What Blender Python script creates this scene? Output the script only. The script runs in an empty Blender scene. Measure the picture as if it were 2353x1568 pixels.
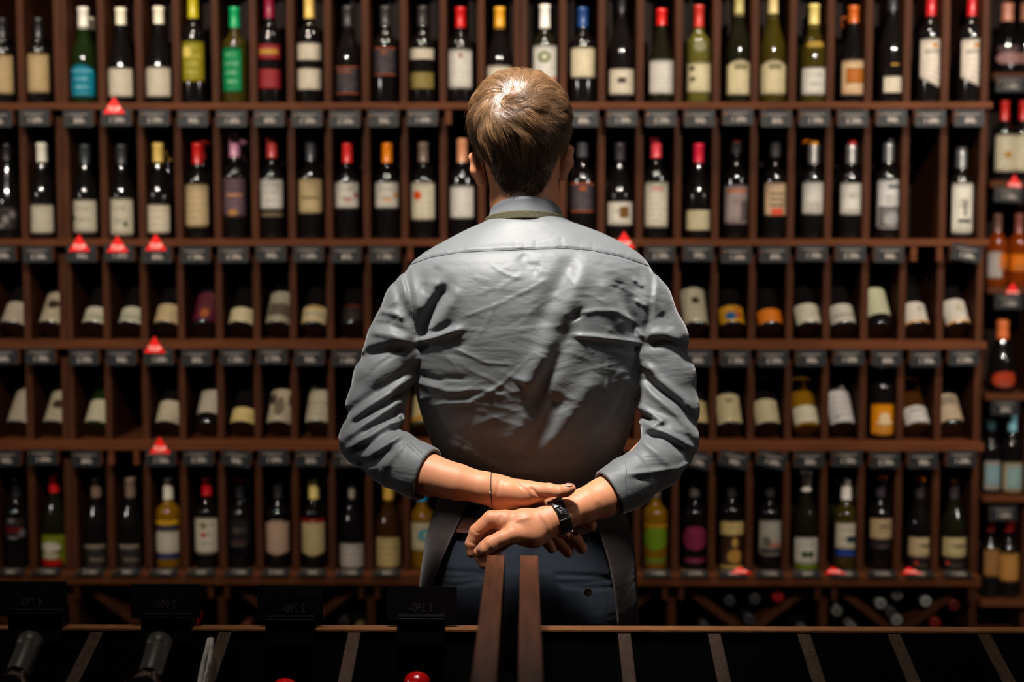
import bpy, bmesh, math, random
import numpy as np
from mathutils import Vector, Matrix

# ---------------------------------------------------------------- camera
SC = bpy.context.scene
COL = SC.collection
F_PX = 3268.0
CAMZ = 1.52
PITCH = math.atan(239.0 / F_PX)
YAW = 0.0102
cam_data = bpy.data.cameras.new('camera')
cam = bpy.data.objects.new('camera', cam_data)
COL.objects.link(cam)
cam.location = (0, 0, CAMZ)
cam.rotation_euler = (math.pi / 2 - PITCH, 0, YAW)
cam_data.sensor_width = 36.0
cam_data.lens = F_PX * 36.0 / 2353.0
cam_data.clip_start = 0.05
cam_data.clip_end = 60
cam_data.dof.use_dof = True
cam_data.dof.focus_distance = 2.34
cam_data.dof.aperture_fstop = 2.5
SC.camera = cam

SC.view_settings.view_transform = 'Standard'
SC.view_settings.look = 'None'
SC.view_settings.gamma = 1
SC.view_settings.use_curve_mapping = False
SC.view_settings.exposure = 0.0

world = bpy.data.worlds.new('world')
SC.world = world
world.use_nodes = True
bg = world.node_tree.nodes['Background']
bg.inputs[0].default_value = (1.0, 0.92, 0.86, 1)
bg.inputs[1].default_value = 0.012

# ---------------------------------------------------------------- lamps
def spot(name, loc, target, power, size=0.05, cone=70, blend=0.6, color=(1, 0.93, 0.84)):
    d = bpy.data.lights.new(name, 'SPOT')
    d.energy = power
    d.shadow_soft_size = size
    d.spot_size = math.radians(cone)
    d.spot_blend = blend
    d.color = color
    o = bpy.data.objects.new(name, d)
    COL.objects.link(o)
    o.location = loc
    o.rotation_euler = (Vector(target) - Vector(loc)).to_track_quat('-Z', 'Y').to_euler()
    return o

# ceiling spots: one over the man, added fills for him and the display racks, a row washing the bottle wall, a row behind the camera
spot('ceiling_spot', (-0.24, 1.90, 3.02), (0.0, 2.45, 1.74), 540, 0.13, 38, 1.0, (1, 0.95, 0.89))
spot('ceiling_spot', (-0.05, 1.78, 3.02), (-0.04, 1.98, 0.90), 75, 0.05, 27, 1.0, (1, 0.93, 0.85))  # added: stands for the man's spot spilling onto the display racks
spot('ceiling_spot', (-0.60, 1.70, 3.02), (-0.58, 2.0, 0.92), 42, 0.05, 30, 1.0, (1, 0.90, 0.78))  # added fill to brighten the left trays and bottle necks
spot('ceiling_spot', (0.62, 1.70, 3.02), (0.60, 2.0, 0.92), 36, 0.05, 30, 1.0, (1, 0.90, 0.78))  # added fill to brighten the right trays
spot('ceiling_spot', (0.35, 1.55, 3.02), (0.25, 2.45, 1.30), 8, 0.05, 44, 0.6, (1, 0.93, 0.86))  # added weak fill for the man's back
for x, pw in ((-1.75, 22), (-0.85, 42), (0.0, 60), (0.85, 55), (1.75, 46)):
    spot('ceiling_spot', (x, 3.62, 3.02), (x, 4.15, 1.4), pw, 0.04, 90, 0.7, (1, 0.86, 0.70))
for x, pw in ((-1.6, 150), (-0.75, 335), (0.8, 410), (1.9, 370)):
    spot('ceiling_spot', (x, 1.3, 3.02), (x * 1.03, 4.15, 1.72), pw, 0.04, 46, 0.7, (1, 0.89, 0.78))
for x in (-3.2, 3.2):     # lamps on the side walls, mirrored as streaks in the bottles of the top shelf
    d = bpy.data.lights.new('side_lamp', 'POINT'); d.energy = 34; d.shadow_soft_size = 0.05; d.color = (1, 0.93, 0.88)
    o = bpy.data.objects.new('side_lamp', d); COL.objects.link(o); o.location = (x, 1.6, 2.12)

# ---------------------------------------------------------------- pixel -> place
_Fw = Vector((-math.sin(YAW) * math.cos(PITCH), math.cos(YAW) * math.cos(PITCH), -math.sin(PITCH)))
_Rt = Vector((math.cos(YAW), math.sin(YAW), 0))
_Up = _Rt.cross(_Fw)
def at(px, py, Y):
    """point at distance Y (m) from the camera plane that stands where the photo shows it"""
    d = _Fw + _Rt * ((px - 1176.5) / F_PX) - _Up * ((py - 784.0) / F_PX)
    t = Y / d.y
    return Vector((d.x * t, Y, CAMZ + d.z * t))
def mpp(Y):
    return Y / F_PX

# ---------------------------------------------------------------- helpers
def tag(o, label=None, cat=None, group=None, kind=None):
    if label: o['label'] = label
    if cat: o['category'] = cat
    if group: o['group'] = group
    if kind: o['kind'] = kind
    return o
def empty(name, loc=(0, 0, 0), rot=(0, 0, 0)):
    o = bpy.data.objects.new(name, None)
    o.empty_display_size = 0.02
    COL.objects.link(o)
    o.location = loc
    o.rotation_euler = rot
    return o
def link(name, me, m=None, parent=None):
    o = bpy.data.objects.new(name, me)
    COL.objects.link(o)
    if m is not None and len(me.materials) == 0:
        me.materials.append(m)
    if parent is not None:
        o.parent = parent
    return o
class MB:
    """collects shapes into ONE mesh"""
    def __init__(self):
        self.bm = bmesh.new()
        self.uv = None
    def box(self, x0, x1, y0, y1, z0, z1, M=None):
        vs = [self.bm.verts.new(((x0, x1)[i], (y0, y1)[j], (z0, z1)[k])) for i in (0, 1) for j in (0, 1) for k in (0, 1)]
        if M is not None:
            for v in vs: v.co = M @ v.co
        for f in ((0, 1, 3, 2), (4, 6, 7, 5), (0, 4, 5, 1), (2, 3, 7, 6), (0, 2, 6, 4), (1, 5, 7, 3)):
            self.bm.faces.new([vs[i] for i in f])
        return self
    def lathe(self, prof, seg=32, M=None, cap=True):
        rings = []
        for r, z in prof:
            ring = []
            for i in range(seg):
                a = 2 * math.pi * i / seg
                co = Vector((r * math.cos(a), r * math.sin(a), z))
                if M is not None: co = M @ co
                ring.append(self.bm.verts.new(co))
            rings.append(ring)
        for a, b in zip(rings, rings[1:]):
            for i in range(seg):
                f = self.bm.faces.new((a[i], a[(i + 1) % seg], b[(i + 1) % seg], b[i]))
                f.smooth = True
        if cap:
            self.bm.faces.new(list(reversed(rings[0])))
            self.bm.faces.new(rings[-1])
        return self
    def tube(self, pts, r, seg=8, closed=False):
        pts = [Vector(p) for p in pts]
        n = len(pts)
        rings = []
        up = Vector((0, 0, 1))
        for i, p in enumerate(pts):
            if closed:
                t = (pts[(i + 1) % n] - pts[i - 1]).normalized()
            else:
                t = (pts[min(i + 1, n - 1)] - pts[max(i - 1, 0)]).normalized()
            s = t.cross(up)
            if s.length < 1e-3: s = t.cross(Vector((1, 0, 0)))
            s.normalize()
            w = s.cross(t)
            rr = r[i] if isinstance(r, (list, tuple)) else r
            rings.append([self.bm.verts.new(p + (s * math.cos(2 * math.pi * k / seg) + w * math.sin(2 * math.pi * k / seg)) * rr) for k in range(seg)])
        pairs = list(zip(rings, rings[1:]))
        if closed: pairs.append((rings[-1], rings[0]))
        for a, b in pairs:
            for i in range(seg):
                f = self.bm.faces.new((a[i], a[(i + 1) % seg], b[(i + 1) % seg], b[i]))
                f.smooth = True
        if not closed:
            self.bm.faces.new(list(reversed(rings[0])))
            self.bm.faces.new(rings[-1])
        return self
    def prism(self, pts, y0, y1):
        a = [self.bm.verts.new((x, y0, z)) for x, z in pts]
        b = [self.bm.verts.new((x, y1, z)) for x, z in pts]
        self.bm.faces.new(a)
        self.bm.faces.new(list(reversed(b)))
        n = len(pts)
        for i in range(n):
            self.bm.faces.new((a[i], b[i], b[(i + 1) % n], a[(i + 1) % n]))
        return self
    def bevel(self, w=0.0015, seg=2):
        bmesh.ops.recalc_face_normals(self.bm, faces=self.bm.faces)
        bmesh.ops.bevel(self.bm, geom=list(self.bm.edges), offset=w, segments=seg, affect='EDGES', profile=0.6)
        return self
    def mesh(self, name):
        bmesh.ops.recalc_face_normals(self.bm, faces=self.bm.faces)
        me = bpy.data.meshes.new(name)
        self.bm.to_mesh(me)
        self.bm.free()
        return me
    def build(self, name, m, parent=None):
        return link(name, self.mesh(name), m, parent)

# ---------------------------------------------------------------- materials
def lin(c):
    return tuple(((v / 255.0) / 12.92 if v / 255.0 <= 0.04045 else ((v / 255.0 + 0.055) / 1.055) ** 2.4) for v in c) + (1,)
_mats = {}
def mat(name, col, rough=0.5, spec=0.5, metal=0.0, coat=0.0, noise=0.0, nscale=20, bump=0.0, bscale=60, trans=0.0, sss=0.0, sheen=0.0, stretch=None, ior=1.45):
    if name in _mats: return _mats[name]
    m = bpy.data.materials.new(name)
    m.use_nodes = True
    nt = m.node_tree
    b = nt.nodes['Principled BSDF']
    c = tuple(col) if len(col) == 4 else tuple(col) + (1,)
    b.inputs['Base Color'].default_value = c
    b.inputs['Roughness'].default_value = rough
    b.inputs['Specular IOR Level'].default_value = spec
    b.inputs['Metallic'].default_value = metal
    b.inputs['Coat Weight'].default_value = coat
    b.inputs['Coat Roughness'].default_value = 0.12
    b.inputs['Transmission Weight'].default_value = trans
    b.inputs['IOR'].default_value = ior
    if sss:
        b.inputs['Subsurface Weight'].default_value = sss
        b.inputs['Subsurface Radius'].default_value = (1.0, 0.35, 0.2)
        b.inputs['Subsurface Scale'].default_value = 0.006
    if sheen:
        b.inputs['Sheen Weight'].default_value = sheen
    tc = nt.nodes.new('ShaderNodeTexCoord')
    mp = nt.nodes.new('ShaderNodeMapping')
    nt.links.new(tc.outputs['Object'], mp.inputs[0])
    if stretch: mp.inputs['Scale'].default_value = stretch
    if noise:
        n = nt.nodes.new('ShaderNodeTexNoise')
        n.inputs['Scale'].default_value = nscale
        n.inputs['Detail'].default_value = 6
        nt.links.new(mp.outputs[0], n.inputs['Vector'])
        r = nt.nodes.new('ShaderNodeValToRGB')
        r.color_ramp.elements[0].position = 0.3
        r.color_ramp.elements[1].position = 0.7
        r.color_ramp.elements[0].color = tuple(v * (1 - noise) for v in c[:3]) + (1,)
        r.color_ramp.elements[1].color = tuple(min(1, v * (1 + noise)) for v in c[:3]) + (1,)
        nt.links.new(n.outputs['Fac'], r.inputs[0])
        nt.links.new(r.outputs[0], b.inputs['Base Color'])
    if bump:
        n2 = nt.nodes.new('ShaderNodeTexNoise')
        n2.inputs['Scale'].default_value = bscale
        n2.inputs['Detail'].default_value = 5
        nt.links.new(mp.outputs[0], n2.inputs['Vector'])
        bp = nt.nodes.new('ShaderNodeBump')
        bp.inputs['Strength'].default_value = bump
        bp.inputs['Distance'].default_value = 0.002
        nt.links.new(n2.outputs['Fac'], bp.inputs['Height'])
        nt.links.new(bp.outputs[0], b.inputs['Normal'])
    _mats[name] = m
    return m

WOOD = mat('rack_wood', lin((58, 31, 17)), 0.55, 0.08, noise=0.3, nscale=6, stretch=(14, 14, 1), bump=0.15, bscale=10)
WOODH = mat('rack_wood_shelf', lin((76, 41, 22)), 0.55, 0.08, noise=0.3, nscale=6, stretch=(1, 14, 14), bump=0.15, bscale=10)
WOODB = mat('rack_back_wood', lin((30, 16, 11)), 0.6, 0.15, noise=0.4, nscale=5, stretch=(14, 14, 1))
FWOOD = mat('display_wood', lin((90, 50, 29)), 0.42, 0.4, noise=0.4, nscale=9, stretch=(16, 1.2, 16), bump=0.35, bscale=26)
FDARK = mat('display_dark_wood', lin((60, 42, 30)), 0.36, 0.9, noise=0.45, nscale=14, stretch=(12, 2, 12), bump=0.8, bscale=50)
LEDGE = mat('ledge_wood', lin((140, 92, 56)), 0.4, 0.45, noise=0.25, nscale=20, stretch=(2, 12, 12), bump=0.5, bscale=60)
BLACKP = mat('black_card', lin((24, 25, 26)), 0.5, 0.3, noise=0.2)
BLACKM = mat('matte_black', lin((14, 12, 12)), 0.5, 0.3)  # black of the holders; also stands for shade inside the display racks
INK = mat('price_ink', lin((186, 174, 164)), 0.6)
INKD = mat('price_ink_dim', lin((60, 54, 52)), 0.6)
PIN = mat('copper_pin', lin((205, 140, 80)), 0.25, metal=1.0)
REDT = mat('red_card', lin((225, 22, 18)), 0.4, 0.4)
WHITEI = mat('white_ink', lin((240, 225, 215)), 0.5)
# ================================================================ the room
def struct(name, mb, m):
    o = mb.build(name, m)
    o['kind'] = 'structure'
    return o
struct('floor', MB().box(-3.6, 3.6, -1.5, 6.0, -0.05, 0.0), mat('floor_tile', lin((40, 30, 26)), 0.3, 0.5, noise=0.2, nscale=3))
struct('ceiling', MB().box(-3.6, 3.6, -1.5, 6.0, 3.1, 3.15), mat('ceiling_paint', lin((26, 22, 20)), 0.8, 0.2))
struct('wall_back', MB().box(-3.6, 3.6, 5.55, 5.65, 0, 3.1), mat('wall_paint', lin((38, 24, 19)), 0.8, 0.2, noise=0.1))
struct('wall_left', MB().box(-3.6, -3.5, -1.5, 5.55, 0, 3.1), _mats['wall_paint'])
struct('wall_right', MB().box(3.5, 3.6, -1.5, 5.55, 0, 3.1), _mats['wall_paint'])

# ================================================================ the wall racks
YS = 4.10      # shelf fronts
YD = 4.15      # front edges of the upright dividers
YBK = 4.46     # back panel
SHY = [(235, 250), (549, 565), (785, 802), (1018, 1036), (1323, 1346)]
SHZ = [(at(1210, a, YS).z, at(1210, b, YS).z) for a, b in SHY]
ZTOP = SHZ[0][0] + 0.42
def colx(v): return at(v, 150, YD).x
SEP_A = [-125, -38, 48, 132]
SEP_B = [148, 233, 320, 405.6, 495, 581.6, 667, 753, 840, 928, 1017.5, 1105.5, 1188]
SEP_C = [1205, 1293.5, 1383, 1471, 1560, 1647, 1735, 1822, 1908.6, 1996.6, 2084.6, 2172.6, 2262]
ZBIN0 = at(1210, 1348, YS).z
ZBIN1 = ZBIN0 - 0.31
def wall_rack(label, seps, endw=(0.019, 0.019)):
    xs = [colx(v) for v in seps]
    x0, x1 = xs[0] - 0.01, xs[-1] + 0.01
    root = empty('wine_rack', ((x0 + x1) / 2, YD, 0))
    tag(root, label, 'wine rack', 'wall racks full of wine bottles')
    ox, oy = root.location.x, root.location.y
    def T(mb): 
        for v in mb.bm.verts: v.co -= Vector((ox, oy, 0))
        return mb
    mb = MB().box(x0, x1, YBK, YBK + 0.015, 0, ZTOP)
    for a, b in zip(xs, xs[1:]):       # upright battens of the back
        for s in (-0.019, 0.015):
            mb.box((a + b) / 2 + s - 0.008, (a + b) / 2 + s + 0.008, YBK - 0.02, YBK, SHZ[4][0], ZTOP)
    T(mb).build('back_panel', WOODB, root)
    for xx in (x0, x1 - 0.019):
        T(MB().box(xx, xx + 0.019, YD - 0.005, YBK, 0, ZTOP).bevel(0.001, 1)).build('side_panel', WOOD, root)
    for x in xs[1:-1]:
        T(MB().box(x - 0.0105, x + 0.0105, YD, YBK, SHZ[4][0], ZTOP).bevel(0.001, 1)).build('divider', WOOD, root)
    for r, (zt, zb) in enumerate(SHZ):
        mb = MB()
        mb.box(x0, x1, YS, YBK, zb, zt)
        for a, b in zip(xs, xs[1:]):       # small blocks under the shelf that the price cards are pinned to
            c = (a + b) / 2
            if r == 4: continue
            for s in (-0.037, 0.037):
                mb.box(c + s - 0.0085, c + s + 0.0085, YS + 0.004, YS + 0.03, zb - 0.044, zb)
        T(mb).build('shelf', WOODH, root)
    T(MB().box(x0, x1, YS + 0.02, YBK, ZTOP, ZTOP + 0.02)).build('top_board', WOODH, root)
    # crossed bins below the lowest shelf
    n = 3 if len(xs) > 6 else 1
    w = (x1 - x0) / n
    for i in range(n):
        bx0, bx1 = x0 + i * w, x0 + (i + 1) * w
        if i: T(MB().box(bx0 - 0.012, bx0 + 0.012, YD, YBK, ZBIN1, ZBIN0)).build('bin_post', WOOD, root)
        for sx in (1, -1):
            pa = (bx0 + 0.02, ZBIN0) if sx == 1 else (bx1 - 0.02, ZBIN0)
            pb = (bx1 - 0.02, ZBIN1) if sx == 1 else (bx0 + 0.02, ZBIN1)
            a, b = Vector((pa[0], 0, pa[1])), Vector((pb[0], 0, pb[1]))
            nrm = (b - a).cross(Vector((0, 1, 0))).normalized() * 0.011
            T(MB().prism([((a + nrm).x, (a + nrm).z), ((b + nrm).x, (b + nrm).z), ((b - nrm).x, (b - nrm).z), ((a - nrm).x, (a - nrm).z)], YD + (0 if sx == 1 else 0.004), YBK - 0.02)).build('diagonal_slat', WOOD, root)
        for s in (bx0 + 0.024, bx1 - 0.024):
            T(MB().box(s - 0.008, s + 0.008, YS + 0.01, YS + 0.03, ZBIN0 - 0.042, ZBIN0)).build('corner_block', WOOD, root)
    T(MB().box(x0, x1, YS + 0.02, YBK, 0, ZBIN1)).build('plinth', WOOD, root)
    return root
RA = wall_rack('dark wood bottle rack cut off at the left edge, ending at the thick post', SEP_A)
RB = wall_rack('wide dark wood bottle rack filling the wall left of the man', SEP_B)
RC = wall_rack('wide dark wood bottle rack filling the wall right of the man', SEP_C)
YR = 5.0
RSH = [168, 415, 660, 905, 1140, 1380]
RSZ = [at(2300, y, YR).z for y in RSH]
def far_rack():
    x0, x1 = at(2275, 500, YR).x, at(2530, 500, YR).x
    root = empty('wine_rack', ((x0 + x1) / 2, YR, 0))
    tag(root, 'narrower rack standing further back at the right edge, its shelves at other heights', 'wine rack', 'wall racks full of wine bottles')
    off = Vector((root.location.x, YR, 0))
    def T(mb):
        for v in mb.bm.verts: v.co -= off
        return mb
    T(MB().box(x0 - 0.1, x1, YR + 0.33, YR + 0.345, 0, 2.7)).build('back_panel', WOODB, root)
    for xx in (x0 - 0.02, x1):
        T(MB().box(xx, xx + 0.02, YR + 0.05, YR + 0.33, 0, 2.7)).build('side_panel', WOOD, root)
    xd = at(2333, 500, YR).x + 0.04
    for z in RSZ:
        T(MB().box(x0, x1, YR, YR + 0.33, z - 0.022, z)).build('shelf', WOODH, root)
    T(MB().box(xd + 0.03, xd + 0.045, YR + 0.04, YR + 0.33, 0, 2.7)).build('divider', WOOD, root)
    T(MB().box(x0, x1, YR, YR + 0.33, 0, 0.1)).build('plinth', WOOD, root)
far_rack()

# ================================================================ bottles
def lerp_prof(kind, H, R):
    rn = 0.0140
    if kind == 'bordeaux':
        p = [(R * 0.86, 0), (R * 0.97, 0.004), (R, 0.012), (R, H * 0.60), (R * 0.985, H * 0.625), (R * 0.92, H * 0.65), (R * 0.78, H * 0.675), (R * 0.60, H * 0.70), (R * 0.46, H * 0.725), (rn * 1.08, H * 0.76), (rn, H * 0.82), (rn, H * 0.95)]
    elif kind == 'burgundy':
        p = [(R * 0.86, 0), (R * 0.97, 0.004), (R, 0.012), (R, H * 0.45), (R * 0.98, H * 0.49), (R * 0.90, H * 0.54), (R * 0.77, H * 0.60), (R * 0.62, H * 0.66), (R * 0.50, H * 0.71), (R * 0.43, H * 0.76), (rn, H * 0.83), (rn, H * 0.95)]
    elif kind == 'flute':
        p = [(R * 0.86, 0), (R * 0.97, 0.004), (R, 0.012), (R, H * 0.38), (R * 0.95, H * 0.44), (R * 0.83, H * 0.52), (R * 0.68, H * 0.61), (R * 0.54, H * 0.69), (R * 0.44, H * 0.77), (rn, H * 0.86), (rn, H * 0.95)]
    else:  # champagne
        p = [(R * 0.86, 0), (R * 0.97, 0.004), (R, 0.012), (R, H * 0.40), (R * 0.97, H * 0.46), (R * 0.86, H * 0.53), (R * 0.68, H * 0.62), (R * 0.50, H * 0.71), (R * 0.42, H * 0.80), (R * 0.40, H * 0.95)]
    return p
GL = {
    'black': mat('glass_black', lin((14, 12, 12)), 0.06, 0.6, coat=0.3),
    'dark': mat('glass_dark_green', lin((20, 20, 10)), 0.06, 0.6, coat=0.3),
    'brown': mat('glass_amber', lin((58, 32, 8)), 0.08, 0.6, coat=0.3, trans=0.25),
    'green': mat('glass_green', lin((24, 38, 12)), 0.07, 0.6, coat=0.3, trans=0.3),
    'olive': mat('glass_olive', lin((60, 52, 14)), 0.08, 0.6, coat=0.2, trans=0.3),
    'gold': mat('glass_gold', lin((128, 90, 14)), 0.08, 0.6, coat=0.2, trans=0.3),
    'pale': mat('glass_pale', lin((92, 88, 36)), 0.08, 0.6, coat=0.2, trans=0.35),
    'orange': mat('glass_orange', lin((120, 48, 8)), 0.08, 0.6, coat=0.2, trans=0.3),
}
def colmat(kind, c, **k):
    key = kind + '_%02x%02x%02x' % tuple(c)
    return mat(key, lin(c), **k)
def capmat(c):
    return colmat('capsule', c, rough=0.38, spec=0.4, coat=0.15)
def label_mat(c, ink=(120, 110, 95), lines=9):
    key = 'label_%02x%02x%02x_%02x%02x%02x_%d' % (tuple(c) + tuple(ink) + (lines,))
    if key in _mats: return _mats[key]
    m = bpy.data.materials.new(key)
    m.use_nodes = True
    nt = m.node_tree
    b = nt.nodes['Principled BSDF']
    b.inputs['Roughness'].default_value = 0.55
    b.inputs['Specular IOR Level'].default_value = 0.3
    N = nt.nodes.new
    uv = N('ShaderNodeUVMap'); uv.uv_map = 'uv'
    sep = N('ShaderNodeSeparateXYZ'); nt.links.new(uv.outputs[0], sep.inputs[0])
    def mth(op, a, bb=None):
        n = N('ShaderNodeMath'); n.operation = op
        for i, s in enumerate((a, bb)):
            if s is None: continue
            if isinstance(s, (int, float)): n.inputs[i].default_value = s
            else: nt.links.new(s, n.inputs[i])
        return n.outputs[0]
    v = mth('MULTIPLY', sep.outputs[1], lines)
    fr = mth('FRACT', v)
    band = mth('LESS_THAN', fr, 0.38)
    row = mth('FLOOR', v)
    cmb = N('ShaderNodeCombineXYZ')
    nt.links.new(mth('MULTIPLY', sep.outputs[0], 22.0), cmb.inputs[0]); nt.links.new(mth('MULTIPLY', row, 3.7), cmb.inputs[1])
    no = N('ShaderNodeTexNoise'); no.inputs['Scale'].default_value = 1.0
    nt.links.new(cmb.outputs[0], no.inputs['Vector'])
    brk = mth('GREATER_THAN', no.outputs['Fac'], 0.47)
    # each line has its own length, centred
    cmb2 = N('ShaderNodeCombineXYZ'); nt.links.new(mth('MULTIPLY', row, 1.93), cmb2.inputs[0])
    no2 = N('ShaderNodeTexNoise'); no2.inputs['Scale'].default_value = 1.0; nt.links.new(cmb2.outputs[0], no2.inputs['Vector'])
    du = mth('ABSOLUTE', mth('SUBTRACT', sep.outputs[0], 0.5))
    ln = mth('LESS_THAN', du, mth('MULTIPLY', no2.outputs['Fac'], 0.62))
    edge = mth('MULTIPLY', mth('GREATER_THAN', sep.outputs[1], 0.06), mth('LESS_THAN', sep.outputs[1], 0.94))
    fac = mth('MULTIPLY', mth('MULTIPLY', mth('MULTIPLY', band, brk), mth('MULTIPLY', ln, edge)), 0.42)
    mx = N('ShaderNodeMix'); mx.data_type = 'RGBA'
    nt.links.new(fac, mx.inputs[0])
    mx.inputs[6].default_value = lin(c)
    mx.inputs[7].default_value = lin(ink)
    nt.links.new(mx.outputs[2], b.inputs['Base Color'])
    _mats[key] = m
    return m
def patch_mesh(R, z0, z1, half, shape='rect', cu=0.0, nu=20, nv=10):
    """piece of paper wrapped on a cylinder; shape trims its outline"""
    me = bpy.data.meshes.new('label')
    bm = bmesh.new()
    uvl = bm.loops.layers.uv.new('uv')
    if shape == 'ell':
        nv = 12
    grid = []
    for j in range(nv + 1):
        v = j / nv
        row = []
        for i in range(nu + 1):
            u = i / nu * 2 - 1
            zz = z0 + (z1 - z0) * v
            w = 1.0
            if shape == 'ell':
                w = math.sqrt(max(0.0, 1 - (2 * v - 1) ** 2)) + 1e-4
            elif shape == 'shield':
                if v < 0.12: zz = z0 + (z1 - z0) * (v + (1 - v / 0.12) * 0.10 * (abs(u)))
                if v > 0.9: w = 0.45 if v > 0.97 else 1.0
            elif shape == 'arch' and v > 0.8:
                zz = z0 + (z1 - z0) * (v - (v - 0.8) * 0.9 * u * u)
            elif shape == 'slant':
                zz = z0 + (z1 - z0) * (v + (1 - v) * 0.16 * (-u))
            a = (u * w * half) / R + cu - math.pi / 2
            row.append((bm.verts.new((R * math.cos(a), R * math.sin(a), zz)), (i / nu, v)))
        grid.append(row)
    for j in range(nv):
        for i in range(nu):
            q = (grid[j][i], grid[j][i + 1], grid[j + 1][i + 1], grid[j + 1][i])
            f = bm.faces.new([t[0] for t in q])
            f.smooth = True
            for l, t in zip(f.loops, q): l[uvl].uv = t[1]
    # a little paper thickness
    bmesh.ops.solidify(bm, geom=list(bm.faces), thickness=0.0003)
    bm.to_mesh(me)
    bm.free()
    return me
_gm = {}
def glass_mesh(kind, H, R):
    k = (kind, round(H, 3), round(R, 4))
    if k not in _gm:
        _gm[k] = MB().lathe(lerp_prof(kind, k[1], k[2]), 36).mesh('glass')
    return _gm[k]
def bottle(root, kind, H, R, glass, cap, cap0, labels, cap2=None, detail=True):
    """parts of one bottle: glass, capsule, labels (> printed marks)"""
    H = round(H, 3)
    g = bpy.data.objects.new('glass', glass_mesh(kind, H, R))
    COL.objects.link(g); g.parent = root
    g.data.materials.clear() if False else None
    if len(g.data.materials) == 0: g.data.materials.append(GL[glass])
    g.material_slots[0].link = 'OBJECT'; g.material_slots[0].material = GL[glass]
    rc = (R * 0.44 if kind == 'champagne' else 0.0153)
    if cap is not None:
        mb = MB()
        if kind == 'champagne':
            mb.lathe([(R * 0.52, cap0), (R * 0.46, H * 0.78), (R * 0.43, H * 0.90), (R * 0.47, H * 0.95), (R * 0.42, H * 0.99), (R * 0.25, H)], 28)
        else:
            base = 0.0158 if cap0 > H * 0.8 else 0.0172
            mb.lathe([(base, cap0), (rc, cap0 + 0.004), (rc, H - 0.012), (rc * 1.06, H - 0.010), (rc * 1.06, H - 0.001), (rc * 0.9, H)], 28)
        c = mb.build('capsule', capmat(cap), root)
        if cap2 is not None:
            MB().lathe([(rc * 1.08, H - 0.007), (rc * 1.08, H + 0.0005), (rc * 0.8, H + 0.001)], 24).build('capsule_top', capmat(cap2), c)
    for L in labels:
        z0, z1, col = L[0], L[1], L[2]
        o = L[3] if len(L) > 3 else {}
        half = o.get('w', 0.94) * R * o.get('wa', 1.22)
        me = patch_mesh(R + 0.0006, z0, z1, half, o.get('shape', 'rect'), o.get('cu', 0.0))
        lo = link('label', me, label_mat(col, o.get('ink', (120, 108, 92)), o.get('lines', 8)), root)
        for mk in o.get('marks', []):
            # mark: (shape, u centre -1..1, v centre 0..1, half width fraction, height fraction, colour)
            sh, uc, vc, hw, hh, mc = mk
            zc = z0 + (z1 - z0) * vc
            hz = (z1 - z0) * hh / 2
            mm = patch_mesh(R + 0.0012, zc - hz, zc + hz, half * hw, sh, o.get('cu', 0.0) + uc * half / R)
            link('printed_mark', mm, colmat('print', mc, rough=0.5, spec=0.3), lo)

YB = 4.205
CR = (224, 214, 192); WH = (226, 222, 212); TAN = (196, 170, 122); YEL = (222, 205, 140)
K = (22, 21, 22); CU = (170, 88, 50)
ROWN = ['top shelf', 'second shelf', 'third shelf', 'fourth shelf', 'bottom shelf']
G1 = 'wine bottles standing on the %s of the wall racks'
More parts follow.
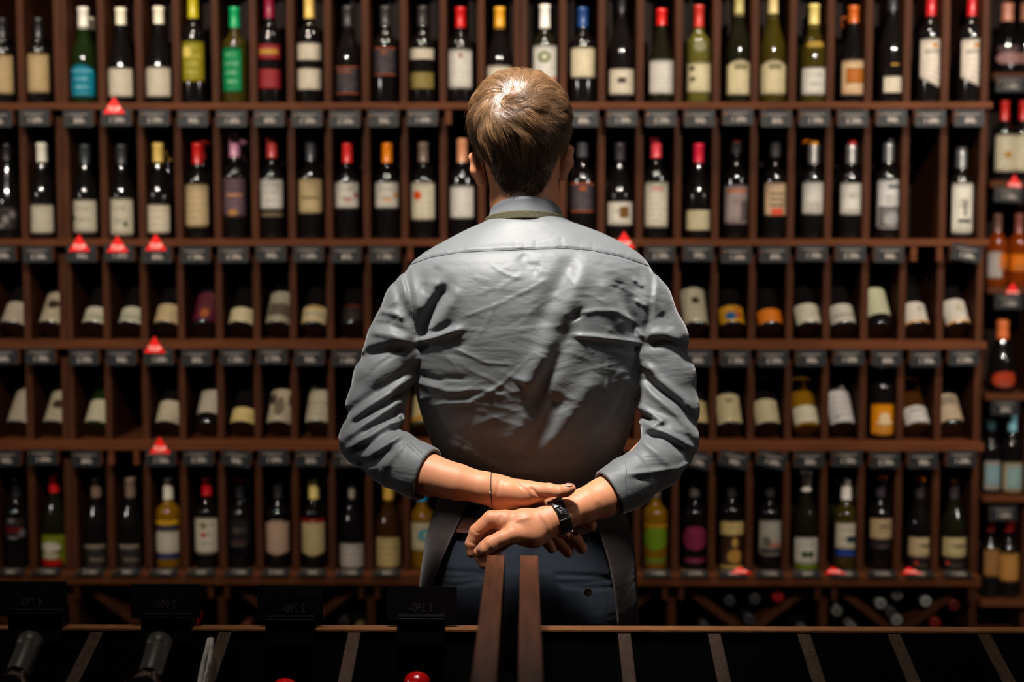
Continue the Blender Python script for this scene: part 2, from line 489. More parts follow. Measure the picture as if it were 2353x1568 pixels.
# row, x, top y, capsule bottom y, capsule colour, kind, glass, labels [(y0,y1,col,opts)], description, extra
ST = [
 (0, 8, 42, 92, K, 'bordeaux', 'black', [(125, 216, TAN)], 'dark bottle with a tan label cut off by the left edge'),
 (0, 90, 42, 92, K, 'bordeaux', 'black', [(122, 213, TAN)], 'dark bottle with a tall tan label, left of the thick post'),
 (0, 193, 17, 63, (205, 200, 185), 'burgundy', 'green', [(147, 222, (0, 134, 158), {'lines': 4, 'ink': (170, 220, 230), 'shape': 'arch'})], 'green bottle with a bright teal label and silver capsule'),
 (0, 279, 18, 69, (215, 205, 180), 'flute', 'black', [(155, 222, CR)], 'dark bottle with cream capsule and cream label above the red triangle'),
 (0, 366, 16, 67, (215, 205, 180), 'flute', 'black', [(153, 222, CR)], 'dark bottle with cream capsule and cream label, beside the yellow labelled one'),
 (0, 445, -14, 39, (166, 152, 20), 'bordeaux', 'black', [(93, 188, (160, 150, 28), {'marks': [('ell', -0.3, 0.72, 0.32, 0.28, (235, 215, 110))], 'ink': (220, 215, 130), 'lines': 5})], 'dark bottle with a mustard yellow label and capsule'),
 (0, 540, 17, 61, (0, 140, 82), 'bordeaux', 'olive', [(108, 212, (0, 146, 84), {'w': 0.7, 'cu': -0.12, 'ink': (190, 240, 200), 'lines': 5})], 'olive glass bottle with a narrow bright green label and green capsule'),
 (0, 620, -12, 39, (120, 14, 44), 'bordeaux', 'black', [(100, 136, (160, 34, 48), {'marks': [('rect', 0.05, 0.5, 0.7, 0.35, (200, 150, 60))]}), (157, 204, (160, 34, 48))], 'dark bottle with two crimson labels and a wine red capsule'),
 (0, 712, -14, 39, (205, 170, 90), 'bordeaux', 'black', [(98, 138, CR), (156, 206, CR)], 'dark bottle with two cream labels one above the other and a gold capsule'),
 (0, 800, 15, 58, (44, 42, 42), 'burgundy', 'black', [(152, 216, (52, 46, 50), {'ink': (150, 140, 140), 'marks': [('rect', 0, 0.97, 0.95, 0.05, CU), ('rect', -0.2, 0.8, 0.5, 0.06, CU), ('rect', 0, 0.03, 0.95, 0.05, CU)]})], 'slope shouldered bottle with a smoky dark label edged in copper'),
 (0, 886, 15, 57, (44, 42, 42), 'bordeaux', 'black', [(108, 173, (56, 50, 56), {'ink': (150, 140, 140), 'marks': [('rect', 0, 0.97, 0.95, 0.05, CU), ('rect', 0, 0.8, 0.25, 0.08, CU), ('rect', 0, 0.03, 0.95, 0.05, CU)]})], 'straight bottle with a smoky dark label edged in copper high on its body'),
 (0, 971, 15, 57, (44, 42, 42), 'bordeaux', 'black', [(110, 136, CR), (165, 204, (150, 134, 70), {'lines': 4})], 'dark bottle with a short cream label above an olive gold one'),
 (0, 1058, 17, 61, (178, 14, 16), 'bordeaux', 'black', [(112, 203, WH, {'marks': [('ell', 0.05, 0.83, 0.14, 0.1, (150, 40, 40))]})], 'red capped bottle with a large white label, left of the man\'s hair'),
 (0, 1148, 17, 63, (196, 140, 28), 'burgundy', 'black', [(150, 216, CR)], 'bottle with a gold capsule partly behind the man\'s hair'),
 (0, 1252, 11, 62, (214, 208, 200), 'bordeaux', 'dark', [(103, 190, WH, {'marks': [('ell', -0.05, 0.69, 0.42, 0.32, (98, 116, 40)), ('ell', -0.05, 0.69, 0.22, 0.17, (220, 214, 190)), ('ell', 0.7, 0.12, 0.16, 0.12, (225, 130, 120))]})], 'bottle with a white capsule and a green wreath on its label'),
 (0, 1339, 17, 59, (24, 58, 110), 'bordeaux', 'black', [(108, 178, YEL[:0] + (226, 214, 182))], 'dark bottle with a blue and gold capsule and cream label'),
 (0, 1428, -16, 26, K, 'burgundy', 'black', [(157, 217, CR, {'marks': [('rect', 0, 0.55, 0.28, 0.2, (60, 45, 35))]})], 'tall dark bottle with a small dark square on its cream label'),
 (0, 1520, 20, 67, (190, 24, 20), 'flute', 'dark', [(137, 216, WH, {'lines': 7})], 'sloping bottle with a scarlet capsule and white label'),
 (0, 1605, 12, 60, (164, 40, 28), 'bordeaux', 'pale', [(92, 119, (150, 146, 110), {'shape': 'ell', 'w': 0.42}), (143, 212, (228, 218, 178), {'marks': [('rect', -0.55, 0.8, 0.2, 0.14, (70, 60, 40)), ('rect', -0.5, 0.45, 0.2, 0.12, (70, 60, 40))]})], 'pale yellow green bottle with a round medallion and brick red capsule'),
 (0, 1697, -20, 34, (150, 140, 84), 'burgundy', 'dark', [(137, 218, (226, 214, 172), {'shape': 'arch', 'marks': [('rect', 0.05, 0.8, 0.42, 0.14, (140, 130, 90))]})], 'dark bottle with an arched cream label and olive capsule'),
 (0, 1775, -20, 38, (186, 168, 112), 'burgundy', 'olive', [(137, 217, (226, 214, 172), {'shape': 'arch', 'marks': [('rect', 0.05, 0.8, 0.42, 0.14, (140, 130, 90))]})], 'olive glass bottle with an arched cream label and pale gold capsule'),
 (0, 1869, 10, 60, (198, 178, 104), 'burgundy', 'olive', [(93, 111, (190, 156, 60), {'shape': 'ell', 'w': 0.62}), (154, 218, WH, {'lines': 3})], 'olive glass bottle with a gold oval sticker over a white label'),
 (0, 1960, 14, 62, (176, 84, 24), 'flute', 'black', [(137, 218, (222, 190, 148), {'marks': [('rect', 0.0, 0.55, 0.6, 0.42, (186, 108, 34))]})], 'dark bottle with an orange capsule and an orange patterned square on its label'),
 (0, 2050, -22, 22, (34, 38, 40), 'burgundy', 'black', [(175, 213, CR, {'w': 0.7}), (146, 150, (200, 150, 60), {'w': 0.25, 'lines': 1})], 'tall black bottle with one small low cream label'),
 (0, 2138, -20, 34, (160, 16, 22), 'bordeaux', 'black', [(88, 194, (222, 212, 198), {'shape': 'slant', 'marks': [('ell', 0.1, 0.85, 0.22, 0.1, (205, 150, 80)), ('rect', 0, 0.72, 0.6, 0.03, (90, 80, 70))]})], 'red capped bottle with tall slanting cream label, second from the rack end'),
 (0, 2232, -20, 34, (160, 16, 22), 'bordeaux', 'black', [(88, 194, (222, 212, 198), {'shape': 'slant', 'marks': [('ell', 0.1, 0.85, 0.22, 0.1, (205, 150, 80)), ('rect', 0, 0.72, 0.6, 0.03, (90, 80, 70))]})], 'red capped bottle with tall slanting cream label, last before the rack end'),

 (1, 18, 330, 378, K, 'flute', 'black', [(473, 530, (34, 28, 30), {'marks': [('ell', -0.5, 0.75, 0.2, 0.3, (150, 140, 140)), ('ell', 0.1, 0.45, 0.22, 0.35, (140, 130, 130)), ('ell', 0.55, 0.65, 0.2, 0.3, (130, 120, 120)), ('ell', -0.2, 0.2, 0.25, 0.25, (130, 120, 120))]})], 'all dark bottle with grey blotches on a black label at the left edge'),
 (1, 98, 328, 380, (202, 198, 180), 'burgundy', 'black', [(470, 536, (208, 200, 176))], 'bottle with a white capsule and cream label, left of the thick post'),
 (1, 197, 332, 380, (46, 50, 50), 'burgundy', 'black', [(459, 535, (210, 202, 178), {'lines': 3, 'marks': [('ell', -0.6, 0.45, 0.13, 0.16, (50, 70, 30))]})], 'dark bottle with a small green star on the left of its pale label'),
 (1, 281, 332, 378, (46, 46, 48), 'burgundy', 'black', [(456, 541, (212, 204, 180), {'lines': 3, 'marks': [('ell', 0.4, 0.3, 0.13, 0.14, (50, 70, 30))]})], 'dark bottle with a small green star low right on its label'),
 (1, 365, 329, 380, (204, 172, 88), 'burgundy', 'black', [(470, 536, (222, 212, 188), {'ink': (176, 150, 70), 'lines': 4})], 'bottle with a gold capsule and gold scribble on its label'),
 (1, 455, 328, 376, (180, 24, 20), 'bordeaux', 'black', [(423, 522, (208, 184, 140), {'lines': 6})], 'bottle with a red capsule and long beige label'),
 (1, 540, 306, 360, (176, 118, 140), 'bordeaux', 'black', [(406, 500, (100, 74, 84), {'ink': (180, 150, 150), 'marks': [('rect', 0.1, 0.55, 0.6, 0.07, (200, 140, 100)), ('ell', 0, 0.12, 0.35, 0.16, (190, 134, 70))]})], 'tall bottle with a mauve capsule and dusky purple label'),
 (1, 626, 316, 362, (168, 52, 52), 'bordeaux', 'black', [(411, 482, (216, 212, 200), {'lines': 4}), (488, 498, (120, 100, 74), {'lines': 2})], 'bottle with a dusty red capsule and white label over a thin brown strip'),
 (1, 715, 313, 368, (56, 56, 58), 'bordeaux', 'black', [(410, 491, (206, 184, 136), {'marks': [('rect', 0.05, 0.45, 0.62, 0.08, (140, 120, 80))]})], 'bottle with a grey capsule and straw coloured label'),
 (1, 799, 327, 373, (216, 44, 40), 'bordeaux', 'black', [(418, 479, (224, 218, 204), {'lines': 3, 'marks': [('rect', 0.1, 0.32, 0.25, 0.1, (190, 100, 100)), ('rect', 0.7, 0.5, 0.16, 0.2, (190, 100, 110))]})], 'bottle with a bright red capsule and pink squiggles on a white label'),
 (1, 890, 327, 373, (232, 130, 14), 'bordeaux', 'black', [(418, 479, (224, 218, 204), {'lines': 3, 'marks': [('rect', 0.1, 0.32, 0.25, 0.1, (230, 170, 100)), ('rect', 0.7, 0.5, 0.16, 0.2, (230, 160, 90))]})], 'bottle with an orange capsule and orange squiggles on a white label'),
 (1, 973, 327, 372, (108, 92, 80), 'bordeaux', 'black', [(418, 506, (228, 220, 194), {'lines': 7, 'marks': [('ell', -0.38, 0.65, 0.3, 0.25, (222, 84, 20))]})], 'bottle with a taupe capsule and an orange disc on its label'),
 (1, 1062, 319, 372, (192, 128, 88), 'bordeaux', 'black', [(427, 502, WH, {'lines': 7})], 'bottle with a copper capsule and white label beside the man\'s left ear'),
 (1, 1338, 325, 360, (60, 60, 64), 'bordeaux', 'black', [(420, 488, (64, 54, 60), {'ink': (150, 140, 145), 'marks': [('rect', 0, 0.97, 0.95, 0.05, (200, 96, 40)), ('rect', 0, 0.8, 0.25, 0.08, (220, 100, 20)), ('rect', 0, 0.03, 0.95, 0.05, CU)]})], 'bottle with a smoky copper edged label beside the man\'s right ear'),
 (1, 1424, 328, 368, (48, 44, 46), 'burgundy', 'black', [(463, 518, (226, 220, 204), {'lines': 2, 'marks': [('rect', 0.25, 0.55, 0.3, 0.48, (120, 84, 36))]})], 'bottle with a small gold picture on white label, right of the man\'s neck'),
 (1, 1507, 316, 362, (214, 62, 74), 'bordeaux', 'black', [(418, 523, (226, 218, 198), {'marks': [('rect', 0.05, 0.85, 0.4, 0.05, (220, 130, 130))]})], 'bottle with a rose red capsule and very tall cream label'),
 (1, 1604, 330, 381, (214, 34, 62), 'burgundy', 'black', [(482, 530, (218, 208, 170), {'lines': 5})], 'slope shouldered bottle with a hot pink red capsule and low cream label'),
 (1, 1690, 322, 352, (40, 38, 40), 'bordeaux', 'black', [(425, 516, (170, 152, 150), {'lines': 2, 'marks': [('rect', 0, 0.85, 0.75, 0.07, (214, 120, 60)), ('rect', 0.55, 0.35, 0.3, 0.5, (110, 96, 98))]})], 'bottle with an orange topped black capsule and pinkish grey label', {'cap2': (180, 60, 24)}),
 (1, 1780, 322, 360, (60, 56, 56), 'bordeaux', 'black', [(420, 496, (226, 196, 158), {'w': 0.85, 'marks': [('rect', 0.05, 0.66, 0.6, 0.05, K), ('rect', 0.05, 0.5, 0.6, 0.05, K), ('rect', 0.05, 0.33, 0.6, 0.05, K), ('rect', 0.05, 0.12, 0.45, 0.22, (228, 88, 60))]})], 'bottle with black and red slanted bars on a peach label'),
 (1, 1868, 324, 334, (230, 150, 24), 'bordeaux', 'black', [(418, 493, (224, 220, 210), {'lines': 1, 'marks': [('ell', 0.05, 0.36, 0.1, 0.08, (190, 170, 130))]}), (334, 336, (180, 176, 172), {})], 'bottle with an orange tip, silvery neck band and plain white label', {'neck': (186, 184, 180)}),
 (1, 1955, 324, 334, (196, 24, 26), 'bordeaux', 'black', [(420, 494, (224, 220, 210), {'lines': 2})], 'bottle with a red tip, silvery neck band and plain white label', {'neck': (186, 184, 180)}),
 (1, 2040, 320, 346, (52, 50, 52), 'bordeaux', 'black', [(412, 526, (220, 218, 214), {'lines': 2, 'marks': [('rect', 0.3, 0.85, 0.5, 0.07, (90, 90, 92)), ('rect', 0.05, 0.25, 0.9, 0.42, (120, 118, 116)), ('ell', 0.1, 0.2, 0.6, 0.3, (170, 168, 164))]})], 'bottle with a white label fading into a grey engraved pattern', {'neck': (150, 150, 150)}),
 (1, 2207, 338, 366, (44, 44, 46), 'bordeaux', 'black', [(420, 537, (222, 218, 204), {'w': 0.8, 'lines': 2, 'marks': [('rect', 0.1, 0.5, 0.1, 0.3, (90, 90, 84)), ('rect', 0.1, 0.25, 0.55, 0.07, (70, 70, 66))]})], 'bottle with a long upright written white label, right of the empty slot', {'neck': (150, 150, 150)}),

 (4, 40, 1098, 1150, K, 'bordeaux', 'black', [(1190, 1242, (40, 30, 32), {'marks': [('rect', 0, 0.45, 0.75, 0.22, (120, 20, 28)), ('ell', -0.1, 0.85, 0.25, 0.2, (140, 130, 134)), ('ell', 0.6, 0.3, 0.22, 0.4, (130, 120, 124)), ('ell', 0, 0.1, 0.4, 0.16, (130, 120, 124))]})], 'black bottle with a red band among grey shapes, at the left edge'),
 (4, 127, 1088, 1146, (170, 14, 20), 'burgundy', 'dark', [(1228, 1302, (140, 148, 36), {'lines': 1, 'marks': [('ell', -0.1, 0.58, 0.75, 0.34, (220, 212, 188)), ('rect', -0.1, 0.45, 0.85, 0.05, (40, 34, 30)), ('ell', -0.1, 0.32, 0.6, 0.22, (200, 190, 160)), ('rect', -0.1, 0.1, 0.8, 0.2, (198, 20, 14))]})], 'bottle with a lime, white and red label and red capsule'),
 (4, 223, 1098, 1148, (104, 84, 72), 'burgundy', 'black', [(1248, 1306, (46, 42, 38), {'lines': 3, 'marks': [('rect', 0, 0.85, 0.8, 0.13, (160, 146, 126)), ('rect', 0.2, 0.32, 0.5, 0.09, (140, 126, 106))]})], 'black labelled bottle with a taupe capsule, left of its twin'),
 (4, 301, 1098, 1148, (104, 84, 72), 'burgundy', 'black', [(1248, 1306, (46, 42, 38), {'lines': 3, 'marks': [('rect', 0, 0.85, 0.8, 0.13, (160, 146, 126)), ('rect', 0.2, 0.32, 0.5, 0.09, (140, 126, 106))]})], 'black labelled bottle with a taupe capsule, right of its twin'),
 (4, 388, 1098, 1152, (190, 182, 166), 'bordeaux', 'gold', [(1197, 1208, (230, 180, 20), {'lines': 1}), (1209, 1219, (28, 40, 84), {'lines': 1}), (1221, 1274, (222, 214, 192), {}), (1275, 1286, (44, 60, 120), {'lines': 1})], 'golden bottle with a yellow and navy stripe over its white label'),
 (4, 477, 1096, 1144, (160, 12, 22), 'bordeaux', 'black', [(1190, 1275, (222, 212, 188), {'lines': 4, 'marks': [('ell', -0.1, 0.78, 0.25, 0.2, (150, 140, 90)), ('ell', -0.1, 0.52, 0.2, 0.12, (190, 40, 30))]})], 'red capped bottle with a red heart mark on a cream label'),
 (4, 552, 1100, 1150, K, 'bordeaux', 'black', [(1190, 1262, (36, 32, 34), {'lines': 2, 'marks': [('rect', 0, 0.25, 0.5, 0.06, (96, 50, 52))]})], 'all black bottle with a red dot on top of its capsule', {'cap2': (196, 30, 10)}),
 (4, 640, 1098, 1150, (34, 32, 34), 'bordeaux', 'black', [(1195, 1279, (214, 180, 152), {'shape': 'shield'})], 'bottle with a pinkish shield shaped label and black capsule'),
 (4, 722, 1101, 1151, (206, 184, 110), 'bordeaux', 'black', [(1193, 1203, (160, 16, 20), {'lines': 1}), (1195, 1281, (222, 200, 146), {'shape': 'shield'})], 'bottle with a pale gold capsule and a yellow shield shaped label'),
 (4, 810, 1102, 1152, (44, 40, 40), 'burgundy', 'black', [(1249, 1308, (206, 196, 182), {'lines': 4}), (1126, 1150, (190, 176, 160), {'w': 0.16})], 'dark bottle with a low white label under the man\'s left elbow'),
 (4, 893, 1108, 1153, (200, 156, 66), 'burgundy', 'brown', [(1234, 1308, (218, 194, 128), {'lines': 5})], 'amber bottle with a gold capsule and yellow label under the left cuff'),
 (4, 970, 1112, 1156, (24, 142, 196), 'bordeaux', 'gold', [(1200, 1268, (226, 214, 172), {'lines': 3, 'marks': [('ell', 0.3, 0.55, 0.55, 0.4, (60, 180, 196)), ('ell', 0.35, 0.55, 0.3, 0.22, (210, 214, 180))]})], 'golden bottle with a blue capsule and turquoise ring beside the apron'),
 (4, 1505, 1100, 1148, (90, 76, 60), 'bordeaux', 'gold', [(1206, 1214, (210, 150, 20), {'lines': 1}), (1209, 1268, (126, 160, 30), {'shape': 'ell', 'w': 0.96, 'ink': (60, 90, 20), 'lines': 7}), (1283, 1295, (116, 140, 40), {'w': 0.75, 'lines': 1})], 'golden bottle with a round lime green label'),
 (4, 1595, 1098, 1146, (70, 64, 60), 'bordeaux', 'black', [(1209, 1268, (150, 44, 84), {'shape': 'ell', 'w': 0.96, 'ink': (100, 30, 60), 'lines': 7}), (1283, 1295, (140, 44, 78), {'w': 0.75, 'lines': 1})], 'dark bottle with a round raspberry pink label'),
 (4, 1680, 1090, 1160, (34, 32, 32), 'bordeaux', 'black', [(1200, 1232, (222, 196, 128), {'lines': 2}), (1233, 1300, (70, 44, 30), {'lines': 1, 'marks': [('ell', 0.15, 0.78, 0.2, 0.36, (206, 166, 84)), ('ell', 0.15, 0.3, 0.55, 0.5, (196, 150, 70))]}), (1300, 1312, (216, 186, 110), {'lines': 1})], 'dark bottle with a yellow and brown picture label showing a pale bust'),
 (4, 1768, 1096, 1146, (36, 32, 34), 'bordeaux', 'black', [(1196, 1279, (184, 178, 160), {'lines': 1, 'marks': [('ell', -0.3, 0.4, 0.3, 0.3, (110, 106, 96)), ('rect', 0.3, 0.3, 0.5, 0.07, (206, 96, 84)), ('rect', 0, 0.15, 0.8, 0.14, (70, 66, 62))]})], 'dark bottle with a grey label of black and coral writing'),
 (4, 1851, 1085, 1134, (214, 206, 198), 'burgundy', 'dark', [(1235, 1298, (222, 216, 200), {'lines': 3, 'marks': [('ell', -0.2, 0.36, 0.2, 0.26, (70, 90, 40)), ('ell', 0.2, 0.36, 0.2, 0.26, (70, 90, 40))]}), (1298, 1312, (126, 150, 20), {'lines': 1})], 'bottle with a green butterfly on a white label and a white capsule'),
 (4, 1943, 1102, 1153, (206, 200, 190), 'bordeaux', 'olive', [(1202, 1264, (222, 214, 190), {'lines': 3, 'marks': [('ell', 0.1, 0.38, 0.2, 0.28, (50, 60, 80)), ('ell', 0.42, 0.38, 0.2, 0.28, (50, 60, 80))]}), (1265, 1280, (24, 72, 170), {'lines': 1})], 'bottle with a dark butterfly over a blue band and a white capsule'),
 (4, 2022, 1096, 1146, (44, 36, 42), 'bordeaux', 'black', [(1192, 1241, (206, 178, 136), {'lines': 3, 'marks': [('rect', 0.15, 0.6, 0.4, 0.1, (110, 90, 60))]}), (1242, 1262, (50, 38, 46), {'lines': 1})], 'straight shouldered bottle with a beige label and orange topped capsule', {'cap2': (196, 110, 30)}),
 (4, 2112, 1100, 1150, (40, 34, 36), 'burgundy', 'black', [(1235, 1282, (212, 190, 144), {'lines': 2, 'marks': [('rect', 0.35, 0.55, 0.4, 0.12, (120, 100, 66))]}), (1283, 1306, (44, 34, 38), {'lines': 1, 'marks': [('ell', -0.35, 0.5, 0.12, 0.5, (214, 60, 30))]})], 'sloping bottle with a beige label and red seal, left one of two alike', {'cap2': (196, 110, 30)}),
 (4, 2190, 1102, 1152, (40, 34, 36), 'burgundy', 'dark', [(1235, 1283, (212, 192, 140), {'lines': 2, 'marks': [('rect', 0.35, 0.55, 0.4, 0.12, (120, 100, 66))]}), (1284, 1306, (44, 34, 38), {'lines': 1, 'marks': [('ell', -0.55, 0.5, 0.12, 0.5, (214, 60, 30))]})], 'sloping bottle with a beige label and red seal, right one of two alike', {'cap2': (196, 110, 30)}),
]
def stand(y_row, x, top, cb, cap, kind, glass, labels, desc, ex, Y, zs, group, R=None):
    c = at(x, (top + y_row) / 2.0, Y)
    root = empty('wine_bottle', (c.x, Y, zs))
    H = at(x, top, Y).z - zs
    H = max(0.25, min(0.335, H))
    dz = (at(x, top, Y).z - zs) - H
    R = R or (0.0395 if kind in ('burgundy', 'flute') else 0.0375)
    z = lambda yy: at(x, yy, Y - R).z - zs
    if cap is not None and ex.get('neck'): pass
    lab = []
    for L in labels:
        o = L[3] if len(L) > 3 else {}
        if L[1] < cb + 20 and L[1] - L[0] < 5: continue
        if kind and (L[0] < y_row - 0.60 * (y_row - top)) and kind in ('burgundy', 'flute') or (o.get('w', 1) < 0.2):
            # stickers on the shoulder or neck follow the narrower glass
            zz = (z(L[1]) + z(L[0])) / 2
            pr = lerp_prof(kind, H, R)
            rr = R
            for (ra, za), (rb, zb) in zip(pr, pr[1:]):
                if za <= zz <= zb: rr = ra + (rb - ra) * (zz - za) / (zb - za)
            rr = max(rr, 0.0162)
            h = abs(z(L[0]) - z(L[1])) / 2
            hw = min(rr * 1.0, o.get('w', 0.5) * R * 1.2)
            me = patch_mesh(rr + 0.002, zz - h, zz + h, hw, o.get('shape', 'rect'))
            link('neck_label', me, label_mat(L[2]), root)
            continue
        lab.append((max(0.004, z(L[1])), z(L[0]), L[2], o))
    cap0 = z(cb)
    if cap0 < 0.6 * H: cap0 = 0.8 * H
    bottle(root, kind, H, R, GLK(glass), cap, min(cap0, H - 0.02), lab, ex.get('cap2'))
    if ex.get('neck'):
        MB().lathe([(0.0170, H * 0.765), (0.0166, H * 0.78), (0.0163, H * 0.93), (0.0160, H - 0.010)], 28).build('neck_band', colmat('foil', ex['neck'], rough=0.28, metal=0.8), root)
    tag(root, desc, 'bottle', group)
    return root
def GLK(g): return g
CARDS = []
for e in ST:
    r, x, top, cb, cap, kind, glass, labels, desc = e[:9]
    ex = e[9] if len(e) > 9 else {}
    d = desc + ', ' + ROWN[r]
    stand(SHY[r][0], x, top, cb, cap, kind, glass, labels, d, ex, YB, SHZ[r][0], G1 % ROWN[r])
# blue capsule's gold foot
# second bottles seen behind the front ones
BK = [
 (0, 206, 40, (196, 190, 166), 'green', 'green bottle half hidden behind the teal labelled bottle, on the top shelf'),
 (1, 388, 345, (196, 152, 60), 'black', 'gold capped bottle behind the gold scribbled one, on the second shelf'),
 (1, 470, 325, (176, 24, 20), 'black', 'red capped bottle behind the one with the long beige label, on the second shelf'),
 (1, 557, 308, (176, 118, 140), 'black', 'mauve capped bottle behind the purple labelled one, on the second shelf'),
 (1, 1853, 312, (206, 112, 20), 'black', 'orange capped bottle behind the orange tipped one, on the second shelf'),
 (1, 1938, 335, (170, 20, 24), 'black', 'red capped bottle behind the red tipped one, on the second shelf'),
 (0, 1853, 40, (120, 116, 96), 'dark', 'grey capped bottle behind the gold oval stickered one, on the top shelf'),
 (0, 1943, 40, (190, 96, 40), 'black', 'orange capped bottle behind the orange patterned one, on the top shelf'),
 (4, 742, 1112, (150, 130, 70), 'black', 'pale gold capped bottle behind the yellow shield label, on the bottom shelf'),
 (4, 1836, 1108, (190, 184, 176), 'dark', 'white capped bottle behind the green butterfly bottle, on the bottom shelf'),
 (4, 1920, 1120, (180, 172, 160), 'dark', 'white capped bottle behind the blue banded bottle, on the bottom shelf'),
 (4, 570, 1110, (180, 30, 10), 'black', 'red topped bottle behind the all black one, on the bottom shelf'),
 (4, 906, 1112, (180, 140, 70), 'brown', 'gold capped bottle behind the amber one, on the bottom shelf'),
]
for r, x, top, cap, glass, desc in BK:
    Y = 4.305
    zs = SHZ[r][0]
    c = at(x, top + 100, Y)
    root = empty('wine_bottle', (c.x, Y, zs))
    bottle(root, 'bordeaux', max(0.26, min(0.31, at(x, top, Y).z - zs)), 0.0375, glass, cap, 0.235, [])
    tag(root, desc, 'bottle', 'wine bottles in the second rank of the wall racks')
# far rack bottles
FR = [
 (0, 2313, 8, 64, (200, 130, 104), 'champagne', 'black', [(104, 118, (110, 84, 88), {'lines': 2, 'w': 0.8}), (118, 148, (196, 150, 146), {'shape': 'ell', 'w': 0.9})], 'rose foiled bottle with a pink half round label, highest in the far rack'),
 (0, 2357, 30, 66, (180, 120, 96), 'champagne', 'black', [(118, 148, (170, 120, 110), {'shape': 'ell'})], 'sparkling bottle cut off by the right edge, highest shelf of the far rack'),
 (1, 2307, 232, 283, (176, 30, 26), 'bordeaux', 'black', [(309, 394, (224, 214, 186), {'marks': [('ell', 0.1, 0.45, 0.3, 0.2, (190, 140, 50))]})], 'red capped bottle with a gold seal on its label in the far rack'),
 (1, 2350, 232, 283, (176, 30, 26), 'bordeaux', 'black', [(309, 394, (224, 214, 186))], 'red capped bottle with a cream label cut off by the right edge, far rack'),
 (2, 2291, 492, 538, (90, 60, 52), 'bordeaux', 'orange', [(578, 640, (196, 188, 180), {'w': 0.6, 'cu': -0.5}), (582, 620, (226, 120, 12), {'w': 0.5, 'cu': 0.5, 'lines': 1})], 'orange bottle with a white side label in the far rack'),
 (2, 2340, 492, 538, (110, 60, 50), 'bordeaux', 'orange', [(584, 624, (236, 130, 12), {'lines': 1})], 'orange bottle with a broad orange label in the far rack'),
 (3, 2302, 735, 800, (196, 100, 50), 'champagne', 'black', [(854, 892, (196, 66, 30), {'shape': 'ell', 'w': 0.9, 'lines': 1})], 'black sparkling bottle with copper foil and an orange red oval label, far rack'),
 (4, 2276, 965, 990, (40, 60, 64), 'bordeaux', 'black', [(1060, 1127, (190, 180, 166), {'lines': 1, 'w': 0.7, 'marks': [('rect', 0, 0.52, 0.85, 0.7, (140, 172, 178))]})], 'dark bottle with a pale blue label, the left of two in the far rack'),
 (4, 2325, 950, 994, (110, 160, 170), 'bordeaux', 'black', [(1064, 1132, (206, 186, 150), {'lines': 1, 'marks': [('rect', 0.05, 0.5, 0.72, 0.78, (150, 178, 176))]})], 'dark bottle with a blue capsule and framed pale blue label, far rack'),
 (5, 2274, 1190, 1225, (90, 16, 18), 'bordeaux', 'black', [(1262, 1326, (160, 112, 60), {'w': 0.7})], 'dark bottle with a narrow tan label, lowest shelf of the far rack'),
 (5, 2316, 1190, 1225, (120, 14, 18), 'bordeaux', 'black', [(1272, 1338, (196, 140, 66), {'lines': 4})], 'dark bottle with a broad ochre label, lowest shelf of the far rack'),
]
for r, x, top, cb, cap, kind, glass, labels, desc in FR:
    stand(RSH[r] - 4, x, top, cb, cap, kind, glass, labels, desc, {}, YR + 0.06, RSZ[r], 'bottles in the far rack at the right', 0.047 if kind == 'champagne' else None)

